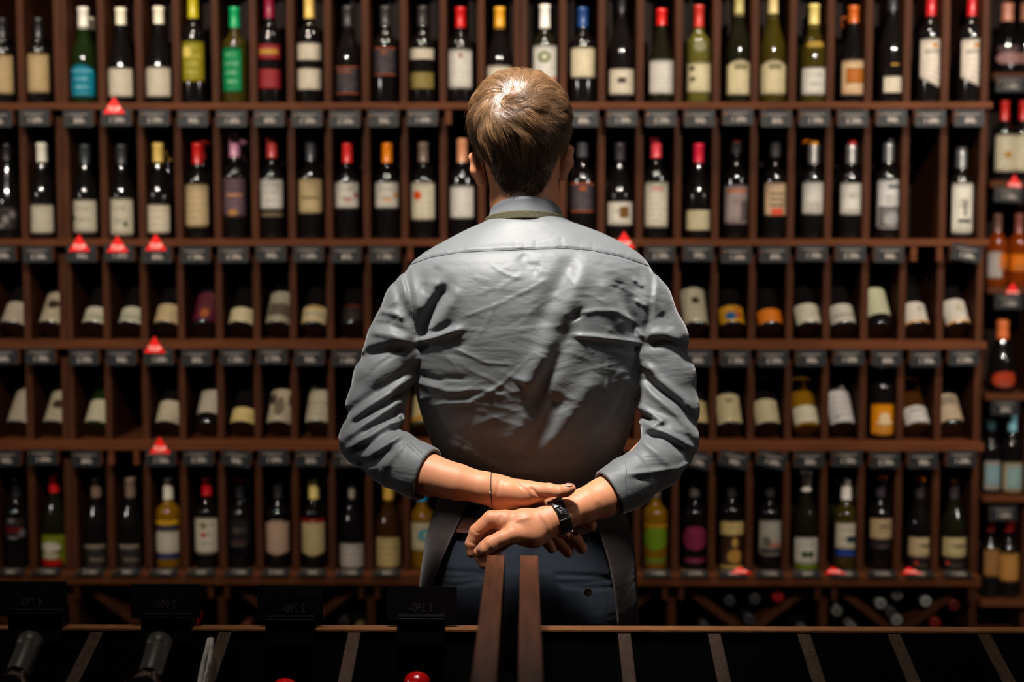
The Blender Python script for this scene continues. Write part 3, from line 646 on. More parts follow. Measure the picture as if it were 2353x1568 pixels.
# bottles leaning back with their bases to the front
TI = math.radians(37)
LN = [
 (2, 24, 693, 762, (186, 172, 150), 'black', [], 'cream labelled bottle at the left edge'),
 (2, 112, 672, 757, (186, 172, 146), 'black', [('ell', -0.05, 0.58, 0.42, 0.3, (56, 38, 24))], 'bottle with brown blot on a pale label, left of the thick post'),
 (2, 212, 705, 764, (206, 200, 176), 'black', [('rect', 0, 0.3, 0.98, 0.1, (90, 120, 50))], 'bottle with a green line on its white label, next to the thick post'),
 (2, 296, 705, 764, (206, 200, 176), 'black', [('rect', 0, 0.3, 0.98, 0.1, (90, 120, 50))], 'bottle with a green line on its white label, right one of two alike'),
 (2, 378, 698, 762, (202, 178, 134), 'black', [], 'bottle with a tan label above the red triangle'),
 (2, 465, 672, 734, (92, 20, 42), 'black', [('ell', 0.0, 0.25, 0.3, 0.3, (180, 96, 44))], 'bottle with a maroon label'),
 (2, 550, 706, 765, (216, 204, 162), 'black', [], 'bottle with a short creamy yellow label'),
 (2, 636, 670, 748, (170, 160, 136), 'black', [('rect', 0.05, 0.4, 0.8, 0.4, (96, 86, 70))], 'bottle with a grey picture on its long label'),
 (2, 718, 702, 762, (216, 196, 150), 'black', [('rect', 0.0, 0.5, 0.9, 0.08, (130, 150, 130)), ('rect', 0, 0.92, 0.5, 0.1, (190, 130, 60))], 'bottle with a cream label trimmed in gold and green'),
 (2, 808, 700, 740, (26, 20, 20), 'black', [('rect', 0, 0.9, 0.6, 0.12, (110, 40, 20))], 'nearly black bottle beside the man\'s left sleeve'),
 (2, 1600, 661, 741, (196, 186, 160), 'black', [('ell', 0.1, 0.62, 0.28, 0.2, (60, 50, 34))], 'bottle with a dark leaf on its label beside the right sleeve'),
 (2, 1685, 702, 766, (216, 158, 20), 'black', [('ell', -0.1, 0.35, 0.4, 0.5, (30, 96, 140)), ('ell', 0.45, 0.4, 0.28, 0.3, (180, 60, 50)), ('ell', 0.35, 0.75, 0.25, 0.18, (190, 90, 40))], 'bottle with a blue, red and yellow painted label'),
 (2, 1773, 709, 764, (232, 130, 10), 'black', [], 'bottle with a plain orange label'),
 (2, 1862, 697, 766, (214, 206, 184), 'black', [], 'bottle with a large plain cream label, right of the orange one'),
 (2, 1942, 698, 737, (206, 200, 184), 'black', [('rect', 0, 0.35, 0.8, 0.1, (130, 124, 110))], 'bottle with a short striped white label'),
 (2, 2027, 661, 720, (198, 198, 164), 'black', [], 'bottle with a pale greenish label held high'),
 (2, 2111, 694, 752, (214, 206, 192), 'black', [('ell', 0.3, 0.65, 0.14, 0.12, (80, 80, 60)), ('ell', 0.85, 0.3, 0.1, 0.2, (150, 30, 30)), ('rect', 0, 0.03, 0.98, 0.08, (196, 140, 50))], 'bottle with a gold edged white label, second from the rack end'),
 (2, 2207, 687, 756, (214, 206, 192), 'black', [('ell', 0.75, 0.3, 0.12, 0.16, (150, 30, 30)), ('rect', 0, 0.03, 0.98, 0.08, (196, 140, 50)), ('ell', 0.1, 0.6, 0.12, 0.3, (180, 166, 130))], 'bottle with gold edged label and tower, last before the rack end'),
 (3, 38, 893, 976, (176, 164, 142), 'black', [], 'long cream labelled bottle at the left edge'),
 (3, 122, 898, 984, (180, 166, 140), 'black', [('ell', 0.0, 0.55, 0.42, 0.28, (60, 40, 24))], 'bottle with brown blot on a cream label, left of the thick post'),
 (3, 218, 918, 986, (196, 190, 160), 'green', [], 'green glass bottle with a cream label'),
 (3, 381, 920, 986, (200, 188, 160), 'black', [('rect', 0, 0.18, 0.98, 0.04, (140, 130, 110))], 'bottle with a cream label above the red triangle'),
 (3, 473, 892, 947, (190, 180, 158), 'black', [], 'dark bottle with a pale label held high'),
 (3, 554, 936, 992, (220, 198, 130), 'black', [], 'bottle with a short pale yellow label'),
 (3, 638, 894, 987, (196, 180, 154), 'black', [('ell', -0.05, 0.45, 0.35, 0.6, (120, 106, 84)), ('rect', -0.6, 0.7, 0.25, 0.3, (70, 58, 50)), ('rect', 0.7, 0.7, 0.2, 0.3, (70, 58, 50))], 'bottle with a sketched figure on its long label'),
 (3, 727, 887, 966, (200, 190, 162), 'black', [('rect', 0, 0.5, 0.98, 0.04, (160, 150, 124))], 'bottle with a two part cream label left of the elbow'),
 (3, 912, 930, 985, (190, 184, 160), 'black', [], 'bottle glimpsed between the left cuff and the shirt'),
 (3, 972, 905, 965, (206, 190, 140), 'olive', [('rect', 0, 0.08, 0.98, 0.14, (196, 150, 20))], 'olive bottle with a yellow edged label glimpsed beside the shirt'),
 (3, 1602, 920, 984, (206, 186, 130), 'black', [], 'bottle with a cream label half hidden by the right elbow'),
 (3, 1680, 905, 990, (210, 196, 152), 'black', [('ell', 0.05, 0.75, 0.3, 0.14, (130, 116, 84))], 'bottle with a faint crest on its long cream label'),
 (3, 1767, 917, 988, (212, 198, 158), 'black', [], 'bottle with a plain cream label, left of the yellow glass'),
 (3, 1857, 931, 998, (220, 212, 186), 'gold', [], 'yellow glass bottle with a white label'),
 (3, 1940, 886, 976, (206, 202, 196), 'black', [('rect', -0.35, 0.15, 0.08, 0.08, (120, 110, 80))], 'bottle with a long bright white label'),
 (3, 2113, 932, 1003, (210, 204, 196), 'brown', [('rect', 0, 0.72, 0.4, 0.1, (110, 106, 104))], 'bottle with dark lettering high on a white label'),
 (3, 2192, 905, 964, (190, 168, 140), 'black', [('rect', 0, 0.75, 0.6, 0.3, (140, 124, 106))], 'dark bottle with a taupe label, last before the rack end'),
]
rnd = random.Random(4)
for r, x, y0, y1, col, glass, marks, desc in LN:
    zs = SHZ[r][0]
    R = 0.038
    Yb = 4.185
    c = at(x, SHY[r][0] - 20, Yb - 0.02)
    lean = -(x - 1210) / 1150.0 * math.radians(6.5)
    root = empty('wine_bottle', (c.x, Yb, zs + R * math.sin(TI) + 0.004), (-TI, lean, 0))
    # where along the bottle the label starts and ends
    ax = Vector((0, math.sin(TI), math.cos(TI))); fn = Vector((0, -math.cos(TI), math.sin(TI)))
    def along(y):
        s = 0.05
        for _ in range(4):
            p = root.location + ax * s + fn * R
            zt = at(x, y, p.y).z
            s += (zt - p.z) / ax.z
        return s
    s1, s0 = along(y0), along(y1)
    s0 = max(0.008, s0)
    s1 = min(max(s1, s0 + 0.03), 0.172)
    bottle(root, 'bordeaux', 0.285 + rnd.uniform(-0.006, 0.006), R, glass, (30, 28, 28), 0.235, [(s0, s1, col, {'marks': marks, 'lines': 6, 'wa': 1.25})])
    tag(root, ('leaning ' if len(desc.split()) < 13 else '') + desc + ', ' + ROWN[r], 'bottle', 'bottles leaning back on the %s' % ROWN[r])
# the upright orange one
stand(1018, 2025, 870, 905, (26, 24, 24), 'bordeaux', 'black', [(928, 1001, (236, 152, 8), {'lines': 1, 'marks': [('ell', 0.05, 0.55, 0.4, 0.35, (236, 216, 170)), ('ell', 0.1, 0.4, 0.65, 0.12, (236, 216, 170))]})], 'upright bottle with a bright yellow orange label, on the fourth shelf', {}, YB, SHZ[3][0], 'bottles standing among the leaning ones')

# bottles lying in the crossed bins
BN = [(1788, 1372, (190, 20, 24), 'red capped'), (2024, 1388, (150, 150, 146), 'silver capped'), (2062, 1368, (110, 108, 106), 'grey capped'), (2128, 1383, (172, 172, 168), 'bright capped'),
 (2061, 1426, (160, 160, 156), 'silver capped'), (1923, 1405, (120, 116, 112), 'grey capped'), (1957, 1443, (130, 126, 122), 'pale capped'), (1845, 1452, (110, 108, 106), 'grey capped'),
 (1735, 1378, (64, 66, 66), 'dark grey capped'), (1677, 1382, (60, 60, 60), 'dark grey capped'), (1722, 1425, (60, 62, 64), 'dark grey capped'), (1618, 1442, (64, 62, 60), 'dark grey capped'),
 (2193, 1392, (110, 26, 18), 'dull red capped'), (2150, 1433, (150, 34, 18), 'brick red capped'), (2047, 1408, (70, 68, 68), 'dark capped'),
 (825, 1447, (170, 156, 96), 'straw capped'), (790, 1432, (54, 46, 46), 'dark capped'), (447, 1425, (150, 20, 14), 'red capped'), (566, 1441, (120, 60, 30), 'copper capped')]
lie = None
def bin_bottle(x, y, cap, word, where):
    Yf = 4.135
    p = at(x, y, Yf)
    root = empty('wine_bottle', (p.x, Yf + 0.29, p.z), (math.pi / 2, 0, 0))
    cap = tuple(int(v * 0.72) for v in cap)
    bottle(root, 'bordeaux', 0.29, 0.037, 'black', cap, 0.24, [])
    MB().lathe([(0.0012, 0.2902), (0.003, 0.2906), (0.0045, 0.2902)], 20).build('capsule_rim', BLACKM, root)
    return tag(root, '%s bottle lying in a crossed bin, %s' % (word, where), 'bottle', 'bottles lying in the crossed bins')
WHR = ['upper right, against a slat', 'left of the top of the last V', 'highest in the last V', 'on the right arm of the last V', 'lowest in the last V', 'left of the last V, upper one',
 'left of the last V, lower one', 'just above the ledge', 'high in the middle V', 'second in the middle V', 'deep in the middle V', 'right beside the apron', 'far right, upper red one', 'far right, lower red one', 'between two silver caps',
 'just above the ledge left of the man', 'near a slat left of the man', 'behind the second price card', 'behind the third price card']
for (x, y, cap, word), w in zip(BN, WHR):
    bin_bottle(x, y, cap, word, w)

# ================================================================ price cards on the wall racks
def text_mesh(s, size, ext=0.0002):
    c = bpy.data.curves.new('text', 'FONT')
    c.body = s; c.size = size; c.align_x = 'CENTER'; c.align_y = 'CENTER'; c.extrude = ext
    o = bpy.data.objects.new('text', c)
    COL.objects.link(o)
    bpy.context.view_layer.update()
    me = bpy.data.meshes.new_from_object(o)
    bpy.data.objects.remove(o)
    return me
NUM = [text_mesh(s, 0.018) for s in ('990-', '1 690-', '890-', '1 390-', '2 290-')]
for m_ in NUM: m_.materials.clear(); m_.materials.append(INK)
card_me = MB().box(-0.0435, 0.0435, 0, 0.002, -0.024, 0.024).bevel(0.0006, 1).mesh('card_plate'); card_me.materials.append(BLACKP)
nam_me = MB().box(-0.028, 0.028, -0.0006, 0, 0.010, 0.0125).box(-0.014, 0.014, -0.0006, 0, 0.004, 0.006).mesh('name_line'); nam_me.materials.append(mat('name_ink', lin((120, 112, 106)), 0.6))
pin_me = MB().lathe([(0.003, 0), (0.0032, 0.001), (0.0018, 0.0025)], 12, Matrix.Rotation(math.pi / 2, 4, 'X')).mesh('pin'); pin_me.materials.append(PIN)
def price_card(x, y, Y, label, tilt=0, lie_=0, s=1.0, k=0, off=0.0):
    p = at(x, y, Y)
    root = empty('price_card', p, (lie_, math.radians(tilt), 0))
    root.scale = (s, s, s)
    for nm, me in (('card_plate', card_me), ('name_line', nam_me)):
        o = bpy.data.objects.new(nm, me); COL.objects.link(o); o.parent = root
    o = bpy.data.objects.new('price_digits', NUM[k % len(NUM)]); COL.objects.link(o); o.parent = root
    o.rotation_euler = (math.pi / 2, 0, 0); o.location = (0.004, -0.0006, -0.008)
    o = bpy.data.objects.new('pin', pin_me); COL.objects.link(o); o.parent = root; o.location = (-0.036, 0, 0.008)
    return tag(root, label, 'price card', 'black price cards pinned along the wall racks')
def slots():
    for S in (SEP_A, SEP_B, SEP_C):
        for a, b in zip(S, S[1:]):
            yield (a + b) / 2
tilts = {(3, 1692): 12, (3, 1779): 12, (3, 1605): 18, (3, 545): 8, (1, 2219): 10, (3, 1605): 14}
SHORT = {(0, 8): 'tan labelled bottle at the left edge',
 (0, 90): 'tan labelled bottle left of the post',
 (0, 193): 'teal labelled bottle',
 (0, 279): 'cream labelled bottle, half under a red triangle',
 (0, 366): 'cream labelled bottle beside the yellow one',
 (0, 445): 'mustard yellow labelled bottle',
 (0, 540): 'green labelled bottle',
 (0, 620): 'bottle with two crimson labels',
 (0, 712): 'bottle with two cream labels',
 (0, 800): 'sloping bottle with the copper edged label',
 (0, 886): 'straight bottle with the copper edged label',
 (0, 971): 'cream and olive gold labelled bottle',
 (0, 1058): 'red capped bottle left of the hair',
 (0, 1148): 'gold capped bottle',
 (0, 1252): 'green wreath bottle',
 (0, 1339): 'blue and gold capped bottle',
 (0, 1428): 'small dark square label',
 (0, 1520): 'scarlet capped sloping bottle',
 (0, 1605): 'pale bottle with the round medallion',
 (0, 1697): 'dark bottle with the arched label',
 (0, 1775): 'olive glass bottle with the arched label',
 (0, 1869): 'gold oval stickered bottle',
 (0, 1960): 'orange patterned label',
 (0, 2050): 'tall bottle with the small low label',
 (0, 2138): 'red capped bottle second from rack end',
 (0, 2232): 'red capped bottle at the rack end',
 (1, 18): 'grey blotched bottle',
 (1, 98): 'white capped bottle left of the post',
 (1, 197): 'first green star label',
 (1, 281): 'second green star label',
 (1, 365): 'gold scribbled label',
 (1, 455): 'long beige label',
 (1, 540): 'mauve capped bottle',
 (1, 626): 'dusty red capped bottle',
 (1, 715): 'straw coloured label',
 (1, 799): 'pink squiggled label',
 (1, 890): 'orange squiggled label',
 (1, 973): 'orange disc label',
 (1, 1062): 'copper capped bottle',
 (1, 1338): 'copper edged label',
 (1, 1424): 'small gold picture label',
 (1, 1507): 'very tall cream label',
 (1, 1604): 'pink red capped sloping bottle',
 (1, 1690): 'pinkish grey label',
 (1, 1780): 'peach label with slanted bars',
 (1, 1868): 'orange tipped bottle',
 (1, 1955): 'red tipped bottle',
 (1, 2040): 'engraved pattern label',
 (1, 2207): 'long upright written label, hanging crooked',
 (4, 40): 'black bottle with the red band',
 (4, 127): 'lime, white and red label',
 (4, 223): 'left black labelled twin',
 (4, 301): 'right black labelled twin',
 (4, 388): 'yellow and navy striped bottle',
 (4, 477): 'red heart label',
 (4, 552): 'all black bottle',
 (4, 640): 'pinkish shield label',
 (4, 722): 'yellow shield label',
 (4, 810): 'low white label by the elbow',
 (4, 893): 'amber bottle',
 (4, 970): 'turquoise ring label',
 (4, 1505): 'lime green round label',
 (4, 1595): 'raspberry round label',
 (4, 1680): 'pale bust label',
 (4, 1768): 'black and coral written label',
 (4, 1851): 'green butterfly label',
 (4, 1943): 'blue banded label',
 (4, 2022): 'straight shouldered beige labelled bottle',
 (4, 2112): 'left red sealed bottle',
 (4, 2190): 'right red sealed bottle',
 (2, 24): 'cream labelled bottle at the left edge',
 (2, 112): 'brown blotted label',
 (2, 212): 'green lined label beside the post',
 (2, 296): 'second green lined label',
 (2, 378): 'tan label, partly under a red triangle',
 (2, 465): 'maroon label',
 (2, 550): 'creamy yellow label',
 (2, 636): 'grey picture label',
 (2, 718): 'gold and green trimmed label',
 (2, 808): 'nearly black bottle',
 (2, 1600): 'dark leaf label',
 (2, 1685): 'painted yellow and blue label',
 (2, 1773): 'plain orange label',
 (2, 1862): 'large plain cream label',
 (2, 1942): 'short striped white label',
 (2, 2027): 'pale greenish label',
 (2, 2111): 'gold edged label second from the end',
 (2, 2207): 'church tower label at the rack end',
 (3, 38): 'long cream label at the left edge',
 (3, 122): 'brown blotted label',
 (3, 218): 'green glass bottle',
 (3, 381): 'cream label above the red triangle',
 (3, 473): 'pale label held high',
 (3, 554): 'short pale yellow label',
 (3, 638): 'sketched figure label',
 (3, 727): 'two part cream label',
 (3, 912): 'bottle glimpsed beside the cuff',
 (3, 972): 'olive bottle beside the shirt',
 (3, 1602): 'bottle half hidden by the right elbow',
 (3, 1680): 'faint crest label',
 (3, 1767): 'plain cream label',
 (3, 1857): 'yellow glass bottle',
 (3, 1940): 'long bright white label',
 (3, 2025): 'upright yellow orange label',
 (3, 2113): 'dark lettered white label',
 (3, 2192): 'taupe label at the rack end'}
def near_desc(r, x):
    c = [(abs(k[1] - x), v) for k, v in SHORT.items() if k[0] == r]
    c.sort()
    return c[0][1] if c and c[0][0] < 46 else None
cy = {0: 271, 1: 584, 2: 822, 3: 1056}
tot = 0
for r in range(4):
    for sx in slots():
        Xw = at(sx, 150, YD).x
        # pixel of this slot's front at the row's height
        pz = at(1210, cy[r], YS - 0.012).z
        d = near_desc(r, sx + (6 if sx < 1210 else -6))
        if -30 > sx: continue
        if r == 1 and 2100 < sx < 2150: continue
        if r == 3 and 255 < sx < 330: continue
        tx = 0
        for (rr, xx), t in tilts.items():
            if rr == r and abs(xx - sx) < 30: tx = t
        root = price_card(sx, cy[r], YS - 0.006, 'x', tx, 0.0, 1.0, tot)
        root.location = (Xw, YS - 0.004, pz + (rnd.uniform(-0.003, 0.003)))
        hid = 1040 < sx < 1300 and r == 0 or 940 < sx < 1450 and r == 1 or 850 < sx < 1560 and r > 1
        if hid:
            for ch in list(root.children): bpy.data.objects.remove(ch)
            bpy.data.objects.remove(root); continue
        if d is None: d = 'dark empty slot near x'
        root['label'] = ('black price card below the ' + d + ', ' + ROWN[r]).replace("'", "'")
        tot += 1
# cards of the bottom shelf lie almost flat on its front edge
for sx in list(slots()):
    if sx < -30 or 930 < sx < 1440: continue
    Xw = at(sx, 150, YD).x
    d = near_desc(4, sx) or 'gap'
    root = price_card(sx, 1325, YS, 'black price card lying almost flat before the ' + d + ', bottom shelf', 0, math.radians(-78), 0.95, tot)
    root.location = (Xw, YS + 0.012, SHZ[4][0] + 0.006)
    tot += 1
for x, y, k, w in ((2322, 193, 1, 'highest one'), (2318, 447, 3, 'second from the top'), (2318, 693, 1, 'under the orange bottles'), (2310, 937, 2, 'under the copper foiled bottle'), (2305, 1180, 1, 'lowest one')):
    price_card(x, y, YR - 0.012, 'black price card on the far rack at the right, ' + w, 4 if y == 447 else 0, 0, 1.15, k)
# red triangular cards
TOPT = text_mesh('TOP', 0.019, 0.0003); TOPT.materials.clear(); TOPT.materials.append(WHITEI)
tri_me = MB().prism([(-0.031, -0.022), (0.031, -0.022), (0.0, 0.026)], 0, 0.002).mesh('red_sign'); tri_me.materials.append(REDT)
for x, y, Y, w in ((262, 243, YS, 'on the edge of the top shelf'), (182, 560, YS, 'leftmost of three on the second shelf'), (270, 562, YS, 'middle one of three on the second shelf'), (358, 558, YS, 'rightmost of three on the second shelf'),
                   (1434, 553, YS, 'above the man\'s right shoulder'), (355, 794, YS, 'on the third shelf'), (367, 1025, YS, 'on the fourth shelf'), (2331, 421, YR, 'on the far rack, upper one'), (2327, 668, YR, 'on the far rack, lower one')):
    p = at(x, y, Y - 0.009)
    o = link('triangle_sign', tri_me, None); o.location = p
    if Y == YR: o.scale = (1.1, 1, 1.1)
    tag(o, 'small red triangular sign with white letters ' + w, 'sign', 'red triangle signs')
    t = bpy.data.objects.new('lettering', TOPT); COL.objects.link(t); t.parent = o; t.rotation_euler = (math.pi / 2, 0, 0); t.location = (0, -0.0004, -0.010)
for x, w in ((1703, 'below the pale bust label'), (1920, 'below the dark butterfly bottle'), (2096, 'below the first red sealed bottle')):
    p = at(x, 1322, YS + 0.01)
    o = link('triangle_sign', tri_me, None); o.location = (p.x, YS + 0.03, SHZ[4][0] + 0.010); o.rotation_euler = (math.radians(-80), 0, 0)
    tag(o, 'red triangular sign lying flat on the bottom shelf ' + w, 'sign', 'red triangle signs')
    t = bpy.data.objects.new('lettering', TOPT); COL.objects.link(t); t.parent = o; t.rotation_euler = (math.pi / 2, 0, 0); t.location = (0, -0.0004, -0.010)
# ================================================================ the slanted display units in front
SL = math.radians(18)
YL = 2.156
ZL = CAMZ - 0.605
ZP = CAMZ - 0.490
def side_panel_at(px):
    return at(px, 1285, 2.164).x
LX = side_panel_at(1139); RX = side_panel_at(1216)
def display(name_label, xa, xb, panel_x, div_px, roll):
    root = empty('display_rack', ((xa + xb) / 2, YL, 0))
    tag(root, name_label, 'display rack', 'low slanted display racks in the foreground')
    off = Vector((root.location.x, YL, 0))
    def T(mb):
        for v in mb.bm.verts: v.co -= off
        return mb
    def zl(x): return ZL + (panel_x - x) * roll
    # tall side panel by the man
    T(MB().box(panel_x - 0.0139, panel_x + 0.0139, 1.25, 2.164, 0.0, ZP).bevel(0.0015, 2)).build('side_panel', FWOOD, root)
    # top edge of the back board
    mb = MB()
    n = 2
    a, b = (xa, xb)
    vs = []
    for x in (a, b):
        z = zl(x)
        vs.append([mb.bm.verts.new(c) for c in ((x, YL, z), (x, YL + 0.026, z), (x, YL + 0.026, z - 0.004), (x, YL, z - 0.003))])
    for i in range(4):
        mb.bm.faces.new((vs[0][i], vs[0][(i + 1) % 4], vs[1][(i + 1) % 4], vs[1][i]))
    mb.bm.faces.new(vs[0]); mb.bm.faces.new(vs[1])
    T(mb).build('top_edge', LEDGE, root)
    T(MB().box(a, b, YL + 0.003, YL + 0.024, 0.0, min(zl(a), zl(b)) - 0.003)).build('back_board', BLACKM, root)  # wood like the rest of the rack, darkened to imitate shade
    # sloping wooden dividers, their sides coloured black in place of shade
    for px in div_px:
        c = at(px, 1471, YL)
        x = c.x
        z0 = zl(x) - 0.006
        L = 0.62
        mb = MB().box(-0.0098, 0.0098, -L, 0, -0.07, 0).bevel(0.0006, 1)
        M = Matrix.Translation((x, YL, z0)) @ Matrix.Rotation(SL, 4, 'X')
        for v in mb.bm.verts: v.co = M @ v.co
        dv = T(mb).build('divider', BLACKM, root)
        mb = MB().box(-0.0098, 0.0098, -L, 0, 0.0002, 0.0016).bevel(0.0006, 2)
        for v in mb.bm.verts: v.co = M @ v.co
        T(mb).build('divider_top', FDARK, dv)  # top of the same board, kept in its wood colour
    # tray floor, wood blackened as if in shade, its slope follows the bottles
    mb = MB().box(a, b, -0.95, 0, -0.012, 0)
    M = Matrix.Translation((0, YL, ZL - 0.115)) @ Matrix.Rotation(SL, 4, 'X')
    for v in mb.bm.verts: v.co = M @ v.co
    T(mb).build('tray_floor', BLACKM, root)
    T(MB().box(a, b, 1.22, 1.25, 0, 0.52)).build('front_board', FDARK, root)
    return root
display('left dark wood display rack with slanted trays, carrying the price holders', at(-60, 1440, YL).x, LX - 0.014, LX, [(209 + 238) / 2, 518, 814.5], -0.0)
display('right dark wood display rack with slanted empty trays', RX + 0.014, at(2420, 1460, YL).x, RX, [1434, 1640.5, 1846.5, 2053.5, 2261], 0.0)

# price holders straddling the left back edge, seen from behind
def card_mesh(w, h):
    return MB().box(-w / 2, w / 2, 0, 0.0015, -h / 2, h / 2).mesh('card')
for i, (bx0, bx1, by0, cx0, cx1, cy0, cy1, txt, bend, word) in enumerate((
        (19, 137, 1410, -10, 153, 1338, 1418, '4 790-', 0, 'cut by the left edge of the picture'),
        (324, 436, 1420, 299, 460, 1344, 1422, '2 990-', 0, 'behind the creased charcoal capsule'),
        (610, 722, 1424, 590, 740, 1347, 1428, '2 790-', 1, 'with a second card bent in front of it'),
        (912, 1021, 1422, 889, 1050, 1350, 1430, '1 390-', 0, 'nearest the man'))):
    Yc = YL + 0.012
    a, b = at(bx0, 1440, YL - 0.012), at(bx1, 1440, YL - 0.012)
    cx = (a.x + b.x) / 2
    root = empty('price_holder', (cx, YL, ZL))
    hw = (b.x - a.x) / 2
    zt = at(1000, by0, YL - 0.012).z - ZL
    MB().box(-hw, hw, -0.013, -0.0005, -0.02, zt).box(-hw, hw, -0.013, 0.038, 0.0005, zt).bevel(0.0008, 1).build('holder_block', BLACKM, root)
    ca, cb = at(cx0, cy0, Yc), at(cx1, cy1, Yc)
    w, h = cb.x - ca.x, ca.z - cb.z
    o = link('card', card_mesh(w, h), BLACKP if False else mat('card_back', lin((20, 19, 19)), 0.35, 0.5), root)
    o.location = ((ca.x + cb.x) / 2 - cx, 0.014, (ca.z + cb.z) / 2 - ZL)
    if bend:
        o2 = link('card', card_mesh(w * 0.92, h * 0.84), _mats['card_back'], root)
        o2.location = o.location + Vector((0.006, -0.006, -0.004)); o2.rotation_euler = (math.radians(4), 0, 0)
    tm = text_mesh(txt, 0.0165); tm.materials.clear(); tm.materials.append(INKD)
    t = bpy.data.objects.new('price_digits', tm); COL.objects.link(t); t.parent = root
    t.rotation_euler = (math.pi / 2, 0, 0); t.scale = (-0.86, 1.15, 1)
    t.location = o.location + Vector((-0.001 if not bend else 0.008, -0.0012 - (0.009 if bend else 0), -0.0055))
    tag(root, 'black price holder reading %s mirrored, %s' % (txt, word), 'price holder', 'price holders on the back edge of the left display rack')

# bottles lying in the slanted trays, necks up
def tray_bottle(px, py, px2, py2, Y, cap, label, torn=False, capr=0.0170):
    top = at(px, py + 22, Y)
    tl = math.radians(29)
    d = Vector((0, math.cos(tl), math.sin(tl)))
    # sideways lean
    low = at(px2, py2, Y - 0.12)
    H = 0.30
    dirx = 0.0
    root = empty('wine_bottle', top - d * H)
    root.rotation_mode = 'QUATERNION'
    root.rotation_quaternion = d.to_track_quat('Z', 'Y')
    R = 0.038
    g = link('glass', MB().lathe([(R * 0.9, 0), (R, 0.008), (R, H * 0.60), (R * 0.93, H * 0.65), (R * 0.6, H * 0.71), (0.0165, H * 0.77), (0.0150, H * 0.83), (0.0150, H * 0.96)], 48).mesh('glass'), GL['black'], root)
    m = cap
    mb = MB().lathe([(capr * 0.96, H - 0.074), (capr * 0.985, H - 0.0730), (capr * 0.97, H - 0.0215), (capr * 0.965, H - 0.0200), (capr * 1.07, H - 0.0185), (capr * 1.08, H - 0.0035), (capr * 1.03, H - 0.0008), (capr * 0.9, H), (capr * 0.4, H + 0.0002)], 56)
    mb.build('capsule', m, root)
    if torn:
        rr = random.Random(9)
        t = MB()
        for k in range(4):
            a0 = math.radians(-160 + k * 34)
            pts = []
            for i in range(9):
                zz = H - 0.024 - i * 0.0045
                aa = a0 + rr.uniform(-0.05, 0.05)
                pts.append((capr * 0.985 * math.cos(aa), capr * 0.985 * math.sin(aa), zz))
            t.tube(pts, 0.00022, 5)
        t.build('foil_crease', mat('torn_foil', lin((120, 112, 100)), 0.3, 0.6), root)
    tag(root, label, 'bottle', 'bottles lying in the slanted trays of the left display rack')
CAPK = mat('capsule_charcoal', lin((50, 48, 43)), 0.45, 0.4, noise=0.2, nscale=60, bump=0.2, bscale=40, stretch=(1, 1, 0.2))
CAPR = mat('capsule_red_gloss', lin((206, 12, 16)), 0.18, 0.6, coat=0.6)
tray_bottle(72, 1447, 20, 1568, 2.03, CAPK, 'dark bottle with a smooth charcoal capsule lying in the leftmost slanted tray')
tray_bottle(368, 1449, 335, 1568, 2.03, CAPK, 'bottle with a creased charcoal capsule in the tray under the second price holder', True)
tray_bottle(657, 1557, 640, 1600, 1.96, CAPR, 'red capped bottle barely peeping in at the bottom edge, left of the other red one')
tray_bottle(959, 1541, 950, 1600, 1.96, CAPR, 'shiny red capped bottle in the tray nearest the tall side panels')
# folded white leaflets standing in a tray
def leaflets():
    root = empty('leaflet', at(478, 1560, 2.06))
    for k, (xt, xb, lean) in enumerate(((487, 462, 0), (490, 468, 1), (493, 474, 2))):
        bm = bmesh.new()
        g = []
        for i in range(9):
            v = i / 8
            px = xt + (xb - xt) * (v ** 1.6) - (6 * math.sin(v * math.pi) if k == 0 else 0)
            py = 1464 + v * 118
            row = []
            for j in range(2):
                p = at(px, py, 2.10 - 0.10 * v) - root.location
                row.append(bm.verts.new(p + Vector(((0.0098 - 0.0022 * (3 - k)) * j, -0.045 * j - 0.001 * k, 0.011 * j))))
            g.append(row)
        for a, b in zip(g, g[1:]):
            f = bm.faces.new((a[0], a[1], b[1], b[0])); f.smooth = True
        bmesh.ops.solidify(bm, geom=list(bm.faces), thickness=0.0004)
        me = bpy.data.meshes.new('sheet'); bm.to_mesh(me); bm.free()
        link('sheet', me, mat('leaflet_paper', lin((236, 234, 230)), 0.6, 0.3), root)
    tag(root, 'folded white leaflet standing in the tray beside the second divider', 'leaflet')
leaflets()
